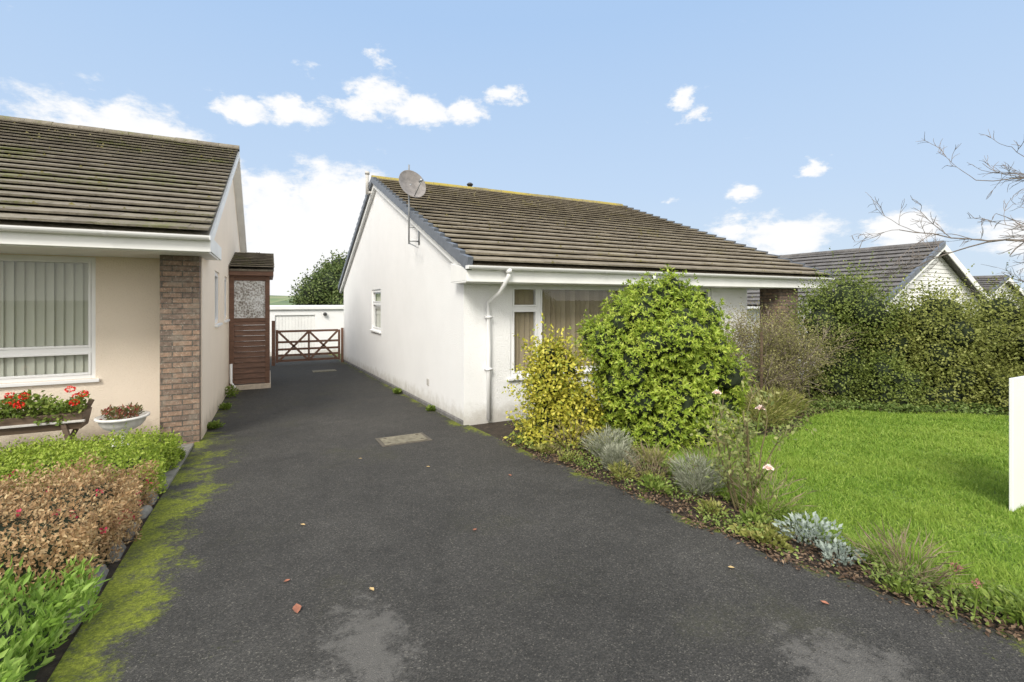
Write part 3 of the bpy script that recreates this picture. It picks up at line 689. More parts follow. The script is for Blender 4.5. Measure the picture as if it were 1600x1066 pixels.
# ---------------------------------------------------------------- houses on the right
def gable_house(name,x0,x1,y0,y1,ez,rz_,label,ov=.3,seed=20):
    h=thing(name,((x0+x1)/2,y0,g(y0)),label,"house"); xm=(x0+x1)/2; sl2=(rz_-ez)/(xm-x0)
    w=MB(); a=x0+ov;b=x1-ov; zz=lambda x: ez+(min(x-x0,x1-x))*sl2-.1
    for yy in (y0+ov,y1-ov): w.add([(a,yy,-1.5),(b,yy,-1.5),(b,yy,zz(b)),(xm,yy,zz(xm)),(a,yy,zz(a))],[(0,1,2,3,4)])
    for xx in (a,b): w.add([(xx,y0+ov,-1.5),(xx,y1-ov,-1.5),(xx,y1-ov,zz(a)),(xx,y0+ov,zz(a))],[(0,1,2,3)])
    obj(w,"wall",m_white,h)
    cl=MB(); z=ez+.05
    while z<rz_-.25:
        za=(z-ez+.12)/sl2; cl.hexa([(x0+za,y0+ov-.04,z),(x1-za,y0+ov-.04,z),(x1-za,y0+ov-.003,z),(x0+za,y0+ov-.003,z),(x0+za+.13/sl2,y0+ov-.02,z+.13),(x1-za-.13/sl2,y0+ov-.02,z+.13),(x1-za-.13/sl2,y0+ov-.003,z+.13),(x0+za+.13/sl2,y0+ov-.003,z+.13)]); z+=.14
    obj(cl,"cladding",simple("pale_grey_cladding",(.76,.755,.74),.6,.05),h)
    roof_slope("roof",'y',y0,y1,x0,ez,xm,rz_,m_tileR,h,seed=seed); roof_slope("roof",'y',y0,y1,x1,ez,xm,rz_,m_tileR,h,seed=seed+1)
    ridge(y0,y1,xm,rz_+.01,m_tileR,h,'y')
    for (xa,xb) in ((x0,xm),(x1,xm)):
        bb=MB()
        bb.hexa([(xa,y0-.03,ez-.20),(xa,y0-.002,ez-.20),(xb,y0-.002,rz_-.20),(xb,y0-.03,rz_-.20),(xa,y0-.03,ez+.03),(xa,y0-.002,ez+.03),(xb,y0-.002,rz_+.03),(xb,y0-.03,rz_+.03)])
        obj(bb,"bargeboard",m_fascia,h)
    vc=MB(); n=14
    for (xa,xb) in ((x0,xm),):
        for i in range(n):
            t0=i/n;t1=(i+1)/n-.004; A=(xa+(xb-xa)*t0,ez+(rz_-ez)*t0);B=(xa+(xb-xa)*t1,ez+(rz_-ez)*t1)
            vc.hexa([(A[0],y0-.07,A[1]-.08),(A[0],y0-.031,A[1]-.08),(B[0],y0-.031,B[1]-.08),(B[0],y0-.07,B[1]-.08),(A[0],y0-.07,A[1]+.10),(A[0],y0+.02,A[1]+.10),(B[0],y0+.02,B[1]+.085),(B[0],y0-.07,B[1]+.085)])
    obj(vc,"verge_trim",m_grey,h,.005)
    gu=MB(); gu.box(x0-.1,x0+.0,y0,y1,ez-.1,ez-.02); obj(gu,"gutter",m_pvc,h)
gable_house("neighbouring_bungalow",16.5,24.5,8.0,24,1.42,3.56,"white bungalow with grey tiled roof and clad gable",seed=20)
gable_house("distant_bungalow",30.5,40,11.0,24,1.0,2.9,"white bungalow with dark tiled roof behind the hedge",seed=30)

# ---------------------------------------------------------------- manhole
mh=MB(); cx,cy=1.62,6.45; a,b=.33,.24
def gb(mb,x0,x1,y0,y1,h0,h1,mi=0):
    mb.hexa([(x0,y0,g(y0)+h0),(x1,y0,g(y0)+h0),(x1,y1,g(y1)+h0),(x0,y1,g(y1)+h0),(x0,y0,g(y0)+h1),(x1,y0,g(y0)+h1),(x1,y1,g(y1)+h1),(x0,y1,g(y1)+h1)],mi)
m_mh=simple("mossy_concrete_cover",(.19,.17,.12),.9,.4,14,0,.6,60)
gb(mh,cx-a,cx+a,cy-b,cy+b,-.02,.006,1)
gb(mh,cx-a+.045,cx+a-.045,cy-b+.045,cy+b-.045,.0065,.012,0)
for (sx,sy) in ((-1,-1),(1,1),(-1,1),(1,-1)): gb(mh,cx+sx*.22-.02,cx+sx*.22+.02,cy+sy*.13-.012,cy+sy*.13+.012,.0125,.018,1)
obj(mh,"manhole_cover",[m_mh,simple("rusted_frame",(.10,.085,.065),.8,.3,20)],None,.002,False,"rectangular mossy manhole cover set in asphalt","manhole cover")
mh2=MB(); gb(mh2,1.25,1.95,16.3,16.9,-.02,.008,0); gb(mh2,1.3,1.9,16.35,16.85,.0085,.014,0); obj(mh2,"manhole_cover",[m_mh],None,.002,False,"pale square drain cover near the gate","manhole cover")

# ---------------------------------------------------------------- edging on left
m_stone=simple("grey_edging_stone",(.20,.19,.165),.9,.4,7,0,.6,50)
y=3.3;k=0
while y<5.7:
    L=R.uniform(.28,.42); s=MB(); a=R.uniform(-.05,.05); hh=R.uniform(.02,.07)
    s.hexa([(-1.02+a,y,g(y)-.05),(-.91,y,g(y)-.05),(-.91-a*.5,y+L-.03,g(y+L)-.05),(-1.02-a,y+L-.03,g(y+L)-.05),(-1.01+a,y+.03,g(y)+hh),(-.94,y+.03,g(y)+hh*.8),(-.94-a*.5,y+L-.07,g(y+L)+hh*.8),(-1.01-a,y+L-.05,g(y+L)+hh)])
    obj(s,"edging_stone",m_stone,None,.02,False,"weathered grey edging stone beside the driveway","stone",None,"stones edging the planting bed"); y+=L+R.choice([0,.05,.15])
s=MB(); gb(s,-1.16,-.885,5.7,7.6,-.03,.03); obj(s,"edging_slab",m_stone,None,.01,False,"long grey concrete edging slab by the brick pillar","paving slab")
s=MB(); gb(s,-5,-1.3,7.35,8.49,-.03,.02); obj(s,"garden_path",m_stone,None,.01,kind="structure")

# ---------------------------------------------------------------- VEGETATION
m_rhod=leafmat("rhododendron_leaf",(.12,.20,.022),(.31,.42,.045),(.60,.66,.13),.3,3.2,.42)
def rhod():
    xy=(4.68,4.85); rad=(.97,.94,1.0); cz=g(xy[1])+.98; c=(xy[0],xy[1],cz)
    lm=lumps_for(c,rad,56,(.15,.32),-.8,.78); lm.append((np.array(c),.68))
    for q,r_ in (((4.82,4.8,cz+1.0),.18),((4.62,4.85,cz+.84),.26),((5.2,4.6,cz+.55),.28),((5.0,4.7,cz+.8),.22),((3.90,4.9,cz+.25),.28),((5.45,4.6,cz-.15),.26),((4.2,4.7,cz+.62),.24),((5.5,4.5,cz-.55),.25),((4.0,4.5,cz-.4),.25),((4.35,4.8,cz+.75),.2)):
        lm.append((np.array(q),r_))
    n=9500; P,D=surf_pts(lm,c,n,.34); D=nrm(D+np.array([0,0,.45])+rv(n)*.5)
    P=P+D*((rng.random((n,1))**5)*.16)
    k=7
    A=nrm(np.cross(D,rv(n))); B=np.cross(D,A); sc=rng.uniform(.6,1.25,n)
    parts=[]
    for i in range(k):
        t=2*math.pi*i/k+rng.uniform(-.5,.5,n); rad_=A*np.cos(t)[:,None]+B*np.sin(t)[:,None]
        up=rng.uniform(.2,1.7,(n,1)); LD=nrm(rad_+D*up+np.array([0,0,-.15])); sz=sc*rng.uniform(.65,1.2,n)
        parts.append(leaves(P-D*.02*rng.random((n,1)),LD,D,.056*sz,.0095*sz,.3)+(0,))
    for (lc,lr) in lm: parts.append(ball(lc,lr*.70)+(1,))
    triobj("rhododendron_bush",parts,[m_rhod,m_core],None,"large rounded bright green leafy bush before the windows","bush")
rhod()
m_euo=leafmat("variegated_leaf",(.15,.22,.03),(.44,.42,.05),(.74,.66,.12),.25,7,.45)
bush("variegated_bush",(3.34,5.42),(.38,.38,.74),m_euo,6500,.056,.017,"upright yellow and green variegated bush","bush",34,(.14,.30),.92,.55,.28,shoots=110)
bush("variegated_bush",(3.58,5.12),(.28,.28,.38),m_euo,2600,.056,.017,"smaller yellow and green variegated bush","bush",16,(.2,.36),.92,.55,.22)
m_olive=leafmat("olive_leaf",(.12,.14,.03),(.25,.28,.065),(.42,.43,.13),.28,2.2)
m_darkg=leafmat("dark_green_leaf",(.08,.12,.025),(.17,.22,.045),(.30,.35,.09),.28,2.2)
bush("hedge_bush",(9.85,5.25),(.80,.8,1.28),m_darkg,15000,.05,.015,"tall dark green garden bush beside the lawn","bush",22,(.24,.44),.90,.66,.34,shoots=110,push=.6)
bush("hedge_bush",(10.55,4.35),(.95,.85,1.02),m_olive,16000,.05,.015,"broad olive green garden bush beside the lawn","bush",20,(.26,.46),.90,.66,.34,shoots=110,push=.62)
bush("hedge_bush",(11.75,3.45),(.95,.9,1.02),m_olive,14000,.055,.016,"dense olive bush with dark shoots at the lawn edge","bush",20,(.26,.46),.90,.66,.34,shoots=110,push=.62)
bush("low_bush",(9.55,4.45),(.5,.45,.5),m_darkg,4500,.045,.014,"low spreading dark green bush at the lawn edge","bush",14,(.26,.44),.8,.7,.2)
bush("low_bush",(10.7,3.2),(.55,.4,.40),m_olive,4500,.045,.014,"low olive bush at the lawn edge","bush",14,(.26,.44),.85,.7,.2)
m_tree=leafmat("evergreen_leaf",(.04,.07,.017),(.09,.13,.035),(.17,.21,.06),.2,.6)
bush("evergreen_tree",(4.6,33),(3.7,3,3.05),m_tree,20000,.17,.05,"dense dark evergreen tree behind the garage","tree",44,(.18,.32),.95,.8,.5)
bush("evergreen_tree",(13.5,30),(3,3,2.2),m_tree,7000,.20,.06,"rounded dark evergreen tree behind the bungalow","tree",26,(.24,.4),.9,.8,.4)

m_hedge1=leafmat("light_hedge_leaf",(.13,.20,.02),(.31,.42,.05),(.50,.56,.12),.35,3)
m_hedge2=leafmat("bronze_hedge_leaf",(.26,.15,.07),(.48,.31,.155),(.62,.49,.27),.3,5)
m_weed=leafmat("bright_weed_leaf",(.12,.21,.03),(.27,.43,.07),(.45,.58,.16),.4,4)
def boxhedge(name,x0,x1,y0,y1,h,mat,n,L,W,label,seedh=.06,mats2=None,extra=None,up=.2,cap=.28):
    x=rng.uniform(x0,x1,n);y=rng.uniform(y0,y1,n)
    ex=np.minimum(np.minimum(x-x0,x1-x),np.minimum(y-y0,y1-y)); e=np.clip(ex/cap,0,1)
    top=h*np.sqrt(np.clip(1-(1-e)**2,0,1))*.8+h*.2*e
    top=top+seedh*(np.sin(x*9+y*4)+np.sin(x*17-y*13)+np.sin(y*23))*.5*e+rng.normal(0,.016,n)+(rng.random(n)**6)*.10*e
    z=g(y)+np.maximum(top,.03)-rng.random(n)**2*.12
    side=rng.random(n)<.3
    wob=.05*np.sin(y*6)+.03*np.sin(y*17)
    xs_=np.where(rng.random(n)<.6,x1-rng.uniform(-.03,.09,n)+wob,x0+rng.uniform(0,.08,n)); 
    swap=rng.random(n)<.6
    ys_=np.where(swap,y,y0+rng.uniform(-.04,.08,n)); xs2=np.where(swap,xs_,x)
    x=np.where(side,xs2,x);y=np.where(side,ys_,y);z=np.where(side,g(y)+rng.uniform(.0,h*.9,n),z)
    P=np.stack([x,y,z],1); out=np.stack([np.clip((x-(x0+x1)/2)/(x1-x0)*2,-1,1)**5,np.clip((y-(y0+y1)/2)/(y1-y0)*2,-1,1)**5,np.full(n,.7)],1); out=nrm(out)
    LD=nrm(out*.5+rv(n)*.8+np.array([0,0,up])); O=nrm(out+rv(n)*.5)
    parts=[leaves(P,LD,O,L*rng.uniform(.7,1.3,n),W*rng.uniform(.8,1.2,n))+(0,)]
    nx,ny=24,24; V=[];F=[]
    for i in range(nx+1):
        for j in range(ny+1):
            xx=x0+(x1-x0)*i/nx;yy=y0+(y1-y0)*j/ny; q=min(xx-x0,x1-xx,yy-y0,y1-yy); e1=min(1,q/cap); t=h*(math.sqrt(max(0,1-(1-e1)**2))*.8+.2*e1)
            V.append((xx,yy,g(yy)+max(-.02,t-.10)))
    for i in range(nx):
        for j in range(ny):
            a=i*(ny+1)+j;F+=[[a,a+ny+1,a+1],[a+1,a+ny+1,a+ny+2]]
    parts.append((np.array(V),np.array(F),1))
    if extra: parts+=extra
    return triobj(name,parts,[mat,m_core]+(mats2 or []),None,label,"hedge")
boxhedge("low_hedge",-3.9,-.98,5.5,6.95,.36,m_hedge1,34000,.032,.009,"low clipped light green hedge by the driveway",.025,None,None,.2,.14)
def specks(x0,x1,y0,y1,z,n,s):
    P=np.stack([rng.uniform(x0,x1,n),rng.uniform(y0,y1,n),np.zeros(n)],1); P[:,2]=g(P[:,1])+z+rng.uniform(-.10,.05,n)
    k=6
    C_=np.repeat(P,k,0)+rng.normal(0,s*.35,(n*k,3)); return [leaves(C_,rv(n*k),rv(n*k),s,s*.36)+(2,)]
m_redfl=simple("crimson_flower",(.50,.025,.08),.6,.25,30)
boxhedge("low_hedge",-3.6,-.97,3.8,5.38,.43,m_hedge2,36000,.030,.0075,"bronze and pinkish brown low hedge with crimson flowers",.08,[m_redfl],specks(-2.9,-1.02,3.9,5.3,.42,32,.024)+specks(-1.0,-.93,3.9,5.3,.22,14,.024))
boxhedge("leafy_plant_bed",-2.6,-.96,2.2,3.72,.24,m_weed,9500,.06,.010,"bright green leafy plants spilling beside the driveway",.12,None,None,.6)

def clump(name,xy,r,h,n,mat,L,W,label,cat="plant",group=None,parts_extra=None,mats2=None,spread=.6,z0=0.0):
    a=rng.uniform(0,2*math.pi,n); q=r*np.sqrt(rng.random(n))*(1+.3*np.sin(a*3+xy[1]*9)); hh=h*rng.random(n)*(1-.35*np.minimum(1,q/r)**2)
    lean=spread*q/r
    P=np.stack([xy[0]+np.cos(a)*q*(.5+.5*hh/h),xy[1]+np.sin(a)*q*(.5+.5*hh/h),g(xy[1])+z0+hh],1)
    LD=nrm(np.stack([np.cos(a)*lean,np.sin(a)*lean,np.full(n,.8)],1)+rv(n)*.55); O=nrm(rv(n)+np.array([0,0,.6]))
    parts=[leaves(P,LD,O,L*rng.uniform(.6,1.3,n),W*rng.uniform(.7,1.3,n))+(0,)]+(parts_extra or [])
    return triobj(name,parts,[mat]+(mats2 or []),None,label,cat,None,group)
m_lav=leafmat("lavender_leaf",(.18,.19,.12),(.33,.35,.25),(.50,.50,.40),.2,6)
m_silver=leafmat("silver_leaf",(.20,.25,.20),(.33,.39,.34),(.46,.52,.47),.2,6)
m_green=leafmat("garden_leaf",(.08,.13,.02),(.18,.26,.045),(.34,.40,.10),.3,6)
m_fern=leafmat("fern_leaf",(.13,.14,.03),(.27,.29,.07),(.42,.38,.14),.3,4)
m_dry=leafmat("dry_stem",(.16,.12,.07),(.30,.24,.15),(.44,.36,.24),.2,4)
for (x,y,r,h) in ((3.42,4.35,.30,.32),(3.25,4.0,.18,.24),(3.47,3.15,.27,.30)):
    clump("lavender_plant",(x,y),r,h,1500,m_lav,.085,.0032,"grey green lavender clump in the border","plant","lavender clumps in the border",spread=1.0)
clump("silver_leaf_plant",(3.42,2.08),.24,.15,500,m_silver,.04,.010,"silvery grey leafed plant in the border",spread=1.1)
clump("silver_leaf_plant",(3.30,1.84),.15,.09,240,m_silver,.036,.009,"small silvery grey leafed plant in the border",spread=1.1)
rq=random.Random(4)
bp=[(3.25,1.45),(3.42,1.72),(3.45,1.12),(3.18,2.25),(3.2,2.75),(3.15,3.35),(3.1,3.75),(3.6,3.6),(3.0,4.55),(2.98,5.0),(3.6,2.35),(3.5,.95),(3.75,4.35),(3.3,2.45),(3.3,3.55),(3.75,3.95),(3.9,4.6),(3.05,5.5)]
for (x,y) in bp:
    r=rq.uniform(.10,.22);h=rq.uniform(.04,.16); L=rq.uniform(.03,.06)
    clump("border_plant",(x,y),r,h,int(230*(r/.16)**1.5),rq.choice([m_green,m_green,m_fern,m_weed]),L,L*rq.uniform(.18,.36),"small green leafy plant in the soil border","plant","small plants in the border",spread=1.1)
for (x,y,r,h) in ((3.5,2.5,.3,.4),(3.35,3.6,.25,.3),(3.4,1.5,.25,.22),(3.2,4.8,.3,.35),(6.6,4.6,.6,.5),(3.7,3.2,.25,.35)):
    clump("dry_plant",(x,y),r,h,200,m_dry,.15,.0020,"wispy dry brown stems in the border","plant","dry stems in the border",spread=1.0)
for (x,y,r,h) in ((6.3,4.55,.45,.38),(6.9,4.9,.45,.42),(5.75,4.9,.4,.4),(7.4,4.95,.4,.36)):
    clump("fern",(x,y),r,h,1000,m_fern,.10,.007,"arching yellow green fern beside the lawn","plant","ferns beside the lawn",spread=1.6)
for (x,y,r,h) in ((-.98,6.75,.13,.14),(-.74,8.6,.12,.1),(-.74,12.0,.14,.25),(2.5,10.5,.1,.1),(-.72,10.4,.1,.1),(2.55,8.2,.08,.07)):
    clump("weed_plant",(x,y),r,h,240,m_green,.05,.014,"small green weed growing at the wall base","plant","weeds along the wall base",spread=1.0)
def scatter(name,polyfn,n,mat,L,W,label,flat=True,h=.03):
    x,y=polyfn(n); P=np.stack([x,y,g(y)+rng.uniform(.0,h,len(x))],1); n=len(x)
    LD=nrm(rv(n)*np.array([1,1,.35 if flat else .8])); O=nrm(np.array([0,0,1.])+rv(n)*.4)
    V,F=leaves(P,LD,O,L*rng.uniform(.6,1.3,n),W*rng.uniform(.7,1.2,n)); triobj(name,[(V,F,0)],[mat],None,label,"ground cover","stuff")
def edgeX(y): 
    ys=[p[1] for p in right_edge];xs=[p[0] for p in right_edge]; return np.interp(y,ys,xs)
def bedpts(n):
    y=rng.uniform(.5,5.8,n); w_=np.interp(y,[.5,3,4,5.8],[.38,.66,.95,.7]); x=edgeX(y)+w_*rng.random(n)**1.2-.05+.04*np.sin(y*9)+.03*rng.normal(size=n); return x,y
def bed2(n): 
    x=rng.uniform(3.2,9.3,n);y=rng.uniform(4.0,6.6,n); k=~inpoly(x,y,lawn_poly); return x[k],y[k]
m_litter=leafmat("fallen_leaf_litter",(.055,.034,.022),(.125,.078,.047),(.30,.21,.13),.1,8)
scatter("leaf_litter",bedpts,5600,m_litter,.030,.009,"brown fallen leaves lying on soil")
scatter("leaf_litter",bed2,6000,m_litter,.04,.012,"brown fallen leaves under the bushes")
m_gc=leafmat("ground_cover_leaf",(.08,.12,.02),(.18,.25,.05),(.34,.40,.12),.25,3)
def bedp2(n):
    x,y=bedpts(n); x=x+.08; k=(np.sin(y*7+x*5)+np.sin(x*13-y*3)+rng.normal(0,.4,len(x)))>.25; return x[k],y[k]
scatter("ground_cover",bedp2,11000,m_gc,.028,.009,"low green ground cover plants in the border",False,.08)
def bed2b(n):
    x,y=bed2(n); k=(np.sin(y*5+x*3)+np.sin(x*6-y*3)+rng.normal(0,.5,len(x)))>-.3; return x[k],y[k]
scatter("ground_cover",bed2b,13000,m_gc,.045,.016,"low green ground cover under the bushes",False,.12)
def ivy(n): x=rng.uniform(7.4,11.5,n); y=5.1-(x-7.8)*.75+rng.uniform(-.45,.6,n)+.12*np.sin(x*5); k=(np.sin(x*7+y*5)+rng.normal(0,.5,n))>-.4; return x[k],y[k]
scatter("ivy",ivy,8000,leafmat("ivy_leaf",(.06,.10,.02),(.12,.18,.04),(.22,.28,.08),.2,4),.055,.020,"green ivy spreading at the hedge base",False,.10)
def lb(n): return rng.uniform(-4.5,-.98,n),rng.uniform(1.8,7.6,n)
scatter("ground_cover",lb,5000,m_gc,.04,.014,"low green plants between the hedges",False,.08)

# ---- branching plants
def grow(mb,p,d,L,r,depth,rr,spread=.5,droop=0,n=5,tips=None,kink=.25,nseg=3,ch=(2,3),shrink=(.6,.8)):
    pts=[Vector(p)];d=Vector(d).normalized(); rs=[r]
    for i in range(nseg):
        d=(d+Vector((rr.uniform(-kink,kink),rr.uniform(-kink,kink),rr.uniform(-kink,kink)-droop))).normalized()
        pts.append(pts[-1]+d*L/nseg); rs.append(r*(1-.45*(i+1)/nseg))
    mb.tube(pts,rs,n if depth>1 else 3,0,False)
    if depth==0:
        if tips is not None: tips.append((pts[-1],d)); 
        return
    if tips is not None and depth<=1: tips.append((pts[1],d))
    for i in range(rr.randint(*ch)+ (1 if depth>1 else 0)):
        k=rr.choice(range(1,len(pts))); q=(d+Vector((rr.uniform(-1,1),rr.uniform(-1,1),rr.uniform(-1,1)))*spread*1.3).normalized()
        grow(mb,pts[k],q,L*rr.uniform(*shrink),max(.0036,rs[k]*.68),depth-1,rr,spread,droop,n,tips,kink,nseg,ch,shrink)
T=thing("bare_tree",(10.6,1.3,g(1.3)),"bare winter tree with spreading grey twigs","tree")
tr=MB(); tw=MB()
base=Vector((10.6,1.3,g(1.3)-.1))
tr.tube([base,base+Vector((.03,0,.9)),base+Vector((-.05,.05,1.9)),base+Vector((.0,.1,3.0)),base+Vector((.1,.2,5.2))],[.12,.10,.085,.065,.04],10)
vd=Vector((-.8926,.4509,0))
def limb(h,d,L,r,seed,depth=4,ch=(3,4)):
    rr=random.Random(seed); p=base+Vector((-.0,.08,h)); grow(tw,p,d,L,r,depth,rr,.6,.0,5,None,.24,6,ch,(.38,.56))
limb(2.6,vd+Vector((0,.05,.26)),2.35,.028,3)
limb(2.95,vd+Vector((.1,.25,.18)),2.0,.024,4)
limb(2.3,vd+Vector((.0,-.05,.12)),1.8,.022,5)
limb(4.75,vd+Vector((.0,0,.10)),2.0,.022,6,3)
limb(5.0,vd+Vector((0,0,.25)),1.9,.02,12,3)
limb(3.0,Vector((.8,-.4,.7)),2.0,.035,7,3)
limb(2.6,Vector((.3,.9,.5)),2.0,.035,8,3)
limb(4.2,Vector((.3,.1,1)),1.8,.03,9,3)
obj(tr,"trunk",m_bark,T,0,True); 
obj(tw,"crown",m_bark,T,0,False)

# twiggy hedge
rr=random.Random(5); tb=MB(); tp=[]
for i in range(46):
    x=8.0+rr.uniform(-.85,.85); y=5.75+rr.uniform(-.4,.35)
    grow(tb,(x,y,g(y)-.02),(rr.uniform(-.3,.3),rr.uniform(-.3,.3),1),.88,.011,3,rr,.5,0,4,tp,.2,4,(2,3),(.5,.68))
TB=thing("twiggy_bush",(8.0,5.8,g(5.8)),"airy half bare twiggy grey brown and olive bush","bush")
obj(tb,"branch",m_twig,TB)
P=np.array([t[0][:] for t in tp]); P=P[P[:,2]<1.62+.14]; P=np.repeat(P,11,0)+rng.normal(0,.06,(len(P)*11,3)); n=len(P)
triobj("foliage",[leaves(P,rv(n),nrm(rv(n)+np.array([0,0,.5])),.030*rng.uniform(.7,1.2,n),.0095)+(0,)],[leafmat("sparse_leaf",(.13,.13,.045),(.26,.25,.09),(.40,.37,.16),.25,3)],TB)
gsk=MB(); gsk.beam((7.35,5.3,g(5.3)-.1),(7.35,5.3,1.1),.03,.03,up=(0,1,0)); obj(gsk,"garden_stake",m_oldwood,None,.003,False,"thin wooden stake standing among the bushes","stake")

# rose bush
rr=random.Random(21); rb_=MB(); tp=[]
RB=thing("rose_bush",(3.52,2.72,g(2.72)),"tall leggy rose bush with pale pink blooms","plant")
for i in range(9):
    a=i*.7; grow(rb_,(3.52+.05*math.cos(a),2.72+.05*math.sin(a),g(2.72)-.02),(.27*math.cos(a),.27*math.sin(a),1),rr.uniform(.6,.92),.0085,2,rr,.5,0,5,tp,.13,6,(2,3),(.25,.42))
obj(rb_,"stem",simple("rose_stem",(.16,.13,.06),.7,.3,20),RB)
P=np.array([t[0][:] for t in tp]); P=np.repeat(P,7,0)+rng.normal(0,.035,(len(P)*7,3)); n=len(P)
triobj("foliage",[leaves(P,rv(n),nrm(rv(n)+np.array([0,0,.8])),.042*rng.uniform(.7,1.2,n),.014)+(0,)],[leafmat("rose_leaf",(.10,.14,.04),(.24,.28,.09),(.40,.38,.16),.3,6)],RB)
def bloom(mb,c,r,up=Vector((0,0,1))):
    for k in range(4):
        for j in range(6):
            t=j*math.pi/3+k*.5; rad=r*(.35+.2*k); d=Vector((math.cos(t),math.sin(t),0)); s=Vector((-math.sin(t),math.cos(t),0))
            a=Vector(c); b=a+d*rad*.7+Vector((0,0,r*(.55-.1*k))); tipp=a+d*rad*1.05+Vector((0,0,r*(.8-.25*k)))
            mb.add([a,b+s*rad*.5,tipp,b-s*rad*.5],[(0,1,2),(0,2,3)])
m_pink=simple("pale_pink_petal",(.90,.74,.67),.6,.10)
for c in ((3.62,2.62,.83+g(2.7)),(3.44,2.42,.42+g(2.5)),(3.50,2.95,.92+g(2.9))):
    b=MB(); bloom(b,c,.045); obj(b,"bloom",m_pink,RB)
    b=MB(); b.tube([(3.52,2.7,g(2.7)+.1),(c[0]*.5+3.52*.5+.03,c[1]*.5+2.7*.5,c[2]*.6+.4*g(2.7)),c],.006,5); obj(b,"stem",m_green,RB)
SD2=thing("sedum_plant",(3.22,1.2,g(1.2)),"thin plant with dusky red flower head","plant")
b=MB(); b.tube([(3.22,1.2,g(1.2)),(3.2,1.22,.1),(3.21,1.2,.23)],.004,5); b.tube([(3.26,1.15,g(1.2)),(3.27,1.14,.08),(3.25,1.13,.17)],.004,5); obj(b,"stem",m_green,SD2)
P=np.concatenate([np.array([3.21,1.2,.23])+rng.normal(0,.011,(70,3)),np.array([3.25,1.13,.17])+rng.normal(0,.009,(50,3))]); n=len(P)
triobj("bloom",[leaves(P,rv(n),rv(n),.010,.004)+(0,)],[simple("dusky_red",(.32,.14,.11),.7,.3)],SD2)

# ---------------------------------------------------------------- flower trough, urn
TR=thing("flower_trough",(-2.7,7.75,g(7.75)),"dark timber trough of red geraniums on legs","planter")
tz=g(7.75)
b=MB(); tx0,tx1=-3.7,-2.05
b.hexa([(tx0,7.62,tz+.36),(tx1,7.62,tz+.36),(tx1,7.9,tz+.36),(tx0,7.9,tz+.36),(tx0-.03,7.58,tz+.56),(tx1+.03,7.58,tz+.56),(tx1+.03,7.94,tz+.56),(tx0-.03,7.94,tz+.56)])
b.box(tx0-.05,tx1+.05,7.56,7.60,tz+.45,tz+.475,1)
for x in (tx0+.1,tx1-.05):
    b.beam((x,7.60,tz),(x-.12,7.60,tz+.5),.05,.05,up=(0,1,0)); b.beam((x-.2,7.88,tz),(x+.08,7.92,tz+.66),.05,.05,up=(0,1,0))
obj(b,"trough",[m_oldwood,m_sill],TR,.005)
n=3400; P=np.stack([rng.uniform(tx0,tx1,n),rng.uniform(7.54,7.95,n),tz+.50+rng.random(n)*.25],1)
P[:,2]+=.06*np.sin(P[:,0]*9)
triobj("foliage",[leaves(P,rv(n),nrm(rv(n)+np.array([0,0,.8])),.05,.018)+(0,)],[m_green],TR)
m_red=simple("red_geranium",(.78,.02,.012),.5,.2,30)
for i in range(20):
    c=np.array([rng.uniform(tx0+.3,tx1+.04),rng.uniform(7.50,7.8),tz+.74+rng.uniform(-.14,.2)]); n=60; d=rv(n)
    P=c+d*np.array([.036,.036,.025]); V,F=leaves(P,nrm(d+rv(n)*.6),d,.022,.010)
    triobj("bloom",[(V,F,0)],[m_red],TR)
UR=thing("garden_urn",(-1.66,7.7,g(7.7)),"white round garden bowl on a stand with small red plants","planter")
uz=g(7.7)+.06; b=MB(); b.lathe((-1.66,7.7,uz),[(.001,.08),(.12,.08),(.13,.11),(.08,.14),(.055,.17),(.06,.20),(.13,.225),(.19,.26),(.23,.31),(.245,.36),(.28,.375),(.28,.40),(.25,.40),(.22,.37),(.001,.36)],40); b.lathe((-1.66,7.7,uz),[(.001,-.06),(.17,-.06),(.17,.079),(.001,.079)],8); obj(b,"bowl",simple("chipped_white_stone",(.72,.71,.68),.6,.12,14,0,.3,40),UR,0,True)
n=420; a=rng.uniform(0,6.28,n); q=.20*np.sqrt(rng.random(n)); P=np.stack([-1.66+np.cos(a)*q,7.7+np.sin(a)*q,uz+.37+rng.random(n)*.12],1)
triobj("foliage",[leaves(P,nrm(rv(n)+np.array([0,0,.7])),rv(n),.06,.011)+(0,)],[leafmat("red_green_leaf",(.06,.11,.02),(.14,.14,.05),(.48,.05,.08),.2,9)],UR)

SB=thing("white_board",(5.6,1.62,g(1.6)),"plain white board on posts standing on the lawn","sign")
b=MB(); z=g(1.6); b.box(5.22,6.05,1.60,1.625,z+.02,z+1.07); obj(b,"panel",m_pvc,SB,.004)
for x in (5.45,5.85):
    b=MB(); b.box(x,x+.05,1.626,1.67,z-.2,z+1.02); obj(b,"post",m_pvc,SB,.004)

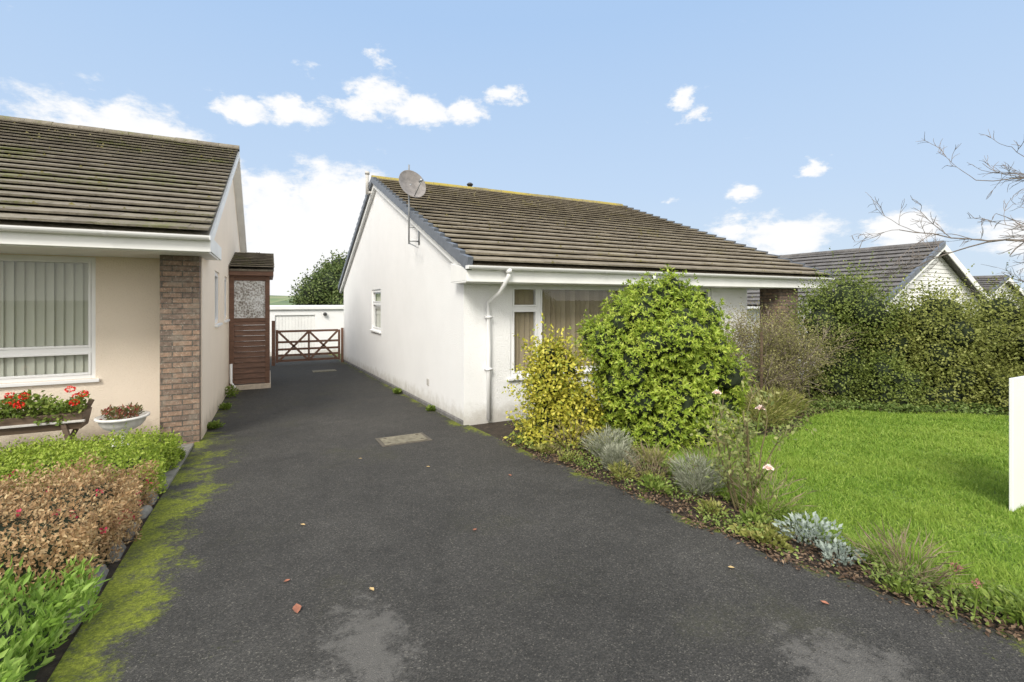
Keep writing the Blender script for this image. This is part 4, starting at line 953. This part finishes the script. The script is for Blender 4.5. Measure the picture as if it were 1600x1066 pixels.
fls=[(.14,2.95,.0),(.24,4.15,.9),(.1,3.3,2),(1.55,5.1,1),(1.4,3.4,1.9),(.95,5.8,1.2),(2.2,4.4,.2),(2.62,2.1,1.0),(2.75,1.6,.4),(.55,2.95,.4)]
cols=[simple("rust_leaf",(.30,.12,.07),.7,.3,30),simple("tan_leaf",(.42,.30,.14),.7,.3,30)]
for i,(x,y,a) in enumerate(fls):
    b=MB(); s=.022 if i else .042; ca,sa=math.cos(a),math.sin(a); sh=[(0,-1),(.35,-.6),(.6,0),(.4,.5),(0,1),(-.45,.45),(-.55,-.05),(-.3,-.65)]
    vs=[(x,y,g(y)+.006)]+[(x+s*(px_*ca-py_*sa),y+s*(px_*sa+py_*ca),g(y)+.008+s*.35*abs(px_)+s*.2*(py_>0.6)) for px_,py_ in sh]
    b.add(vs,[(0,k+1,(k+1)%8+1) for k in range(8)]); obj(b,"fallen_leaf",cols[i%2],None,0,False,"dry curled fallen leaf on the asphalt","leaf",None,"fallen leaves on the driveway")

# ---------------------------------------------------------------- WORLD
wd=bpy.data.worlds.new("World"); scene.world=wd; wd.use_nodes=True; nt=wd.node_tree; bgn=nt.nodes['Background']
sun_az=math.radians(222); sun_el=math.radians(42)
sky=N(nt,'ShaderNodeTexSky'); sky.sky_type='NISHITA'; sky.sun_disc=False; sky.sun_elevation=sun_el; sky.sun_rotation=sun_az
tc=N(nt,'ShaderNodeTexCoord'); nv=N(nt,'ShaderNodeVectorMath',operation='NORMALIZE'); nt.links.new(tc.outputs['Generated'],nv.inputs[0])
sp=N(nt,'ShaderNodeSeparateXYZ'); nt.links.new(nv.outputs[0],sp.inputs[0])
az=M(nt,'MULTIPLY',M(nt,'ARCTAN2',sp.outputs[0],sp.outputs[1]),180/math.pi); el=M(nt,'MULTIPLY',M(nt,'ARCSINE',sp.outputs[2]),180/math.pi)
gr=ramp(nt,M(nt,'DIVIDE',el,60),[(0,(.68,.80,.92)),(.2,(.56,.72,.94)),(.5,(.43,.62,.91)),(1,(.39,.58,.88))])
gr=mix(nt,1.0,gr,(8.33,8.33,8.33),'MULTIPLY')
base_c=mix(nt,.96,sky.outputs[0],gr)
cb=N(nt,'ShaderNodeCombineXYZ'); nt.links.new(az,cb.inputs[0]); nt.links.new(M(nt,'MULTIPLY',el,1.7),cb.inputs[1])
n1=noise(nt,.22,10,.66,cb.outputs[0]); n2=noise(nt,.45,6,.6,cb.outputs[0])
wx=M(nt,'MULTIPLY',M(nt,'SUBTRACT',n2,.5),5.0)
az2=M(nt,'ADD',az,wx); el2=M(nt,'ADD',el,M(nt,'MULTIPLY',M(nt,'SUBTRACT',noise(nt,.3,5,.6,cb.outputs[0]),.5),3.0))
blobs=[(-12.5,12.8,8.5,4.6,1.7),(-17,12.5,5,3.6,1.4),(-9,13.5,4,3.4,1.7),(-5,12,4,3,1.4),(4,5,8.5,7.5,2.0),(7,9,5.5,5.5,1.9),(10.5,10,4,4.5,1.7),(0,11,4,3.0,1.3),
(-3,19.2,4.0,1.4,1.1),(3,19.6,4.5,1.5,1.15),(8.5,20.8,3.8,1.5,1.15),(11.9,22.4,4.2,2.0,1.15),(16,21.3,4.5,1.7,1.2),(21,21.3,3.8,1.5,1.15),(26,23.2,2.8,1.2,1.08),(11.2,25.9,2.4,.9,.75),(3.5,24,2,1,.62),
(46.5,21.5,1.7,1.3,1.0),(47.8,19.8,1.6,1.2,.95),(58.9,13.4,1.4,1.1,.98),(52.7,11.3,1.8,1.1,.98),(45,11.5,1,.7,.6),(56,6.6,5.5,2.4,1.3),(51.5,7.6,2.5,2.0,1.2),(66.1,6.5,3.4,2.2,1.25),(75,5,6,3,1.1),(40,2,9,2.3,.8),(-40,9,14,6,1.3),(100,8,14,5,1.3)]
acc=None
for (a,e,sa,se,wt) in blobs:
    x=M(nt,'DIVIDE',M(nt,'SUBTRACT',az2,a),sa); y=M(nt,'DIVIDE',M(nt,'SUBTRACT',el2,e),se)
    q=M(nt,'MULTIPLY',M(nt,'POWER',2.718,M(nt,'MULTIPLY',M(nt,'ADD',M(nt,'MULTIPLY',x,x),M(nt,'MULTIPLY',y,y)),-1.0)),wt)
    acc=q if acc is None else M(nt,'MAXIMUM',acc,q)
dens=M(nt,'ADD',acc,M(nt,'MULTIPLY',M(nt,'SUBTRACT',n1,.5),2.2))
cm=smooth(nt,dens,.38,.95,0,.97)
shade=ramp(nt,M(nt,'ADD',M(nt,'MULTIPLY',n2,.6),M(nt,'MULTIPLY',dens,.3)),[(.2,(.88,.92,.98)),(.6,(1,1,1))])
shade=mix(nt,1.0,shade,(8.5,8.5,8.5),'MULTIPLY')
fin_c=mix(nt,cm,base_c,shade)
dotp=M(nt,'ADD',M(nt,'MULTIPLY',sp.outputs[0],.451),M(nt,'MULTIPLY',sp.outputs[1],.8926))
rear_fill=M(nt,'ADD',dotp,M(nt,'MULTIPLY',M(nt,'SUBTRACT',n1,.5),.5))
fin_c=mix(nt,smooth(nt,rear_fill,.38,-.10,0,1),fin_c,(12.6,12.4,12.1))  # added bright sky outside the view, fill light for walls facing the camera
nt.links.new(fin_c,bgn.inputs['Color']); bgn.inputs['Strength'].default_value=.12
sd=bpy.data.lights.new("sun",'SUN'); sd.energy=3.4; sd.angle=math.radians(20); sd.color=(1,.95,.86)
so=bpy.data.objects.new("sun",sd); COL.objects.link(so)
dv=Vector((math.sin(sun_az)*math.cos(sun_el),math.cos(sun_az)*math.cos(sun_el),math.sin(sun_el)))
so.rotation_euler=dv.to_track_quat('Z','Y').to_euler(); so.location=dv*30

cam=bpy.data.cameras.new("camera"); cam.lens=16.92; cam.sensor_width=36; cam.shift_y=-.0394; cam.clip_end=4000; cam.clip_start=.05
co=bpy.data.objects.new("camera",cam); COL.objects.link(co); co.location=(0,0,1.62); co.rotation_euler=(math.radians(90),0,math.radians(-26.8)); scene.camera=co
scene.view_settings.view_transform='Standard'; scene.view_settings.look='None'; scene.view_settings.exposure=0
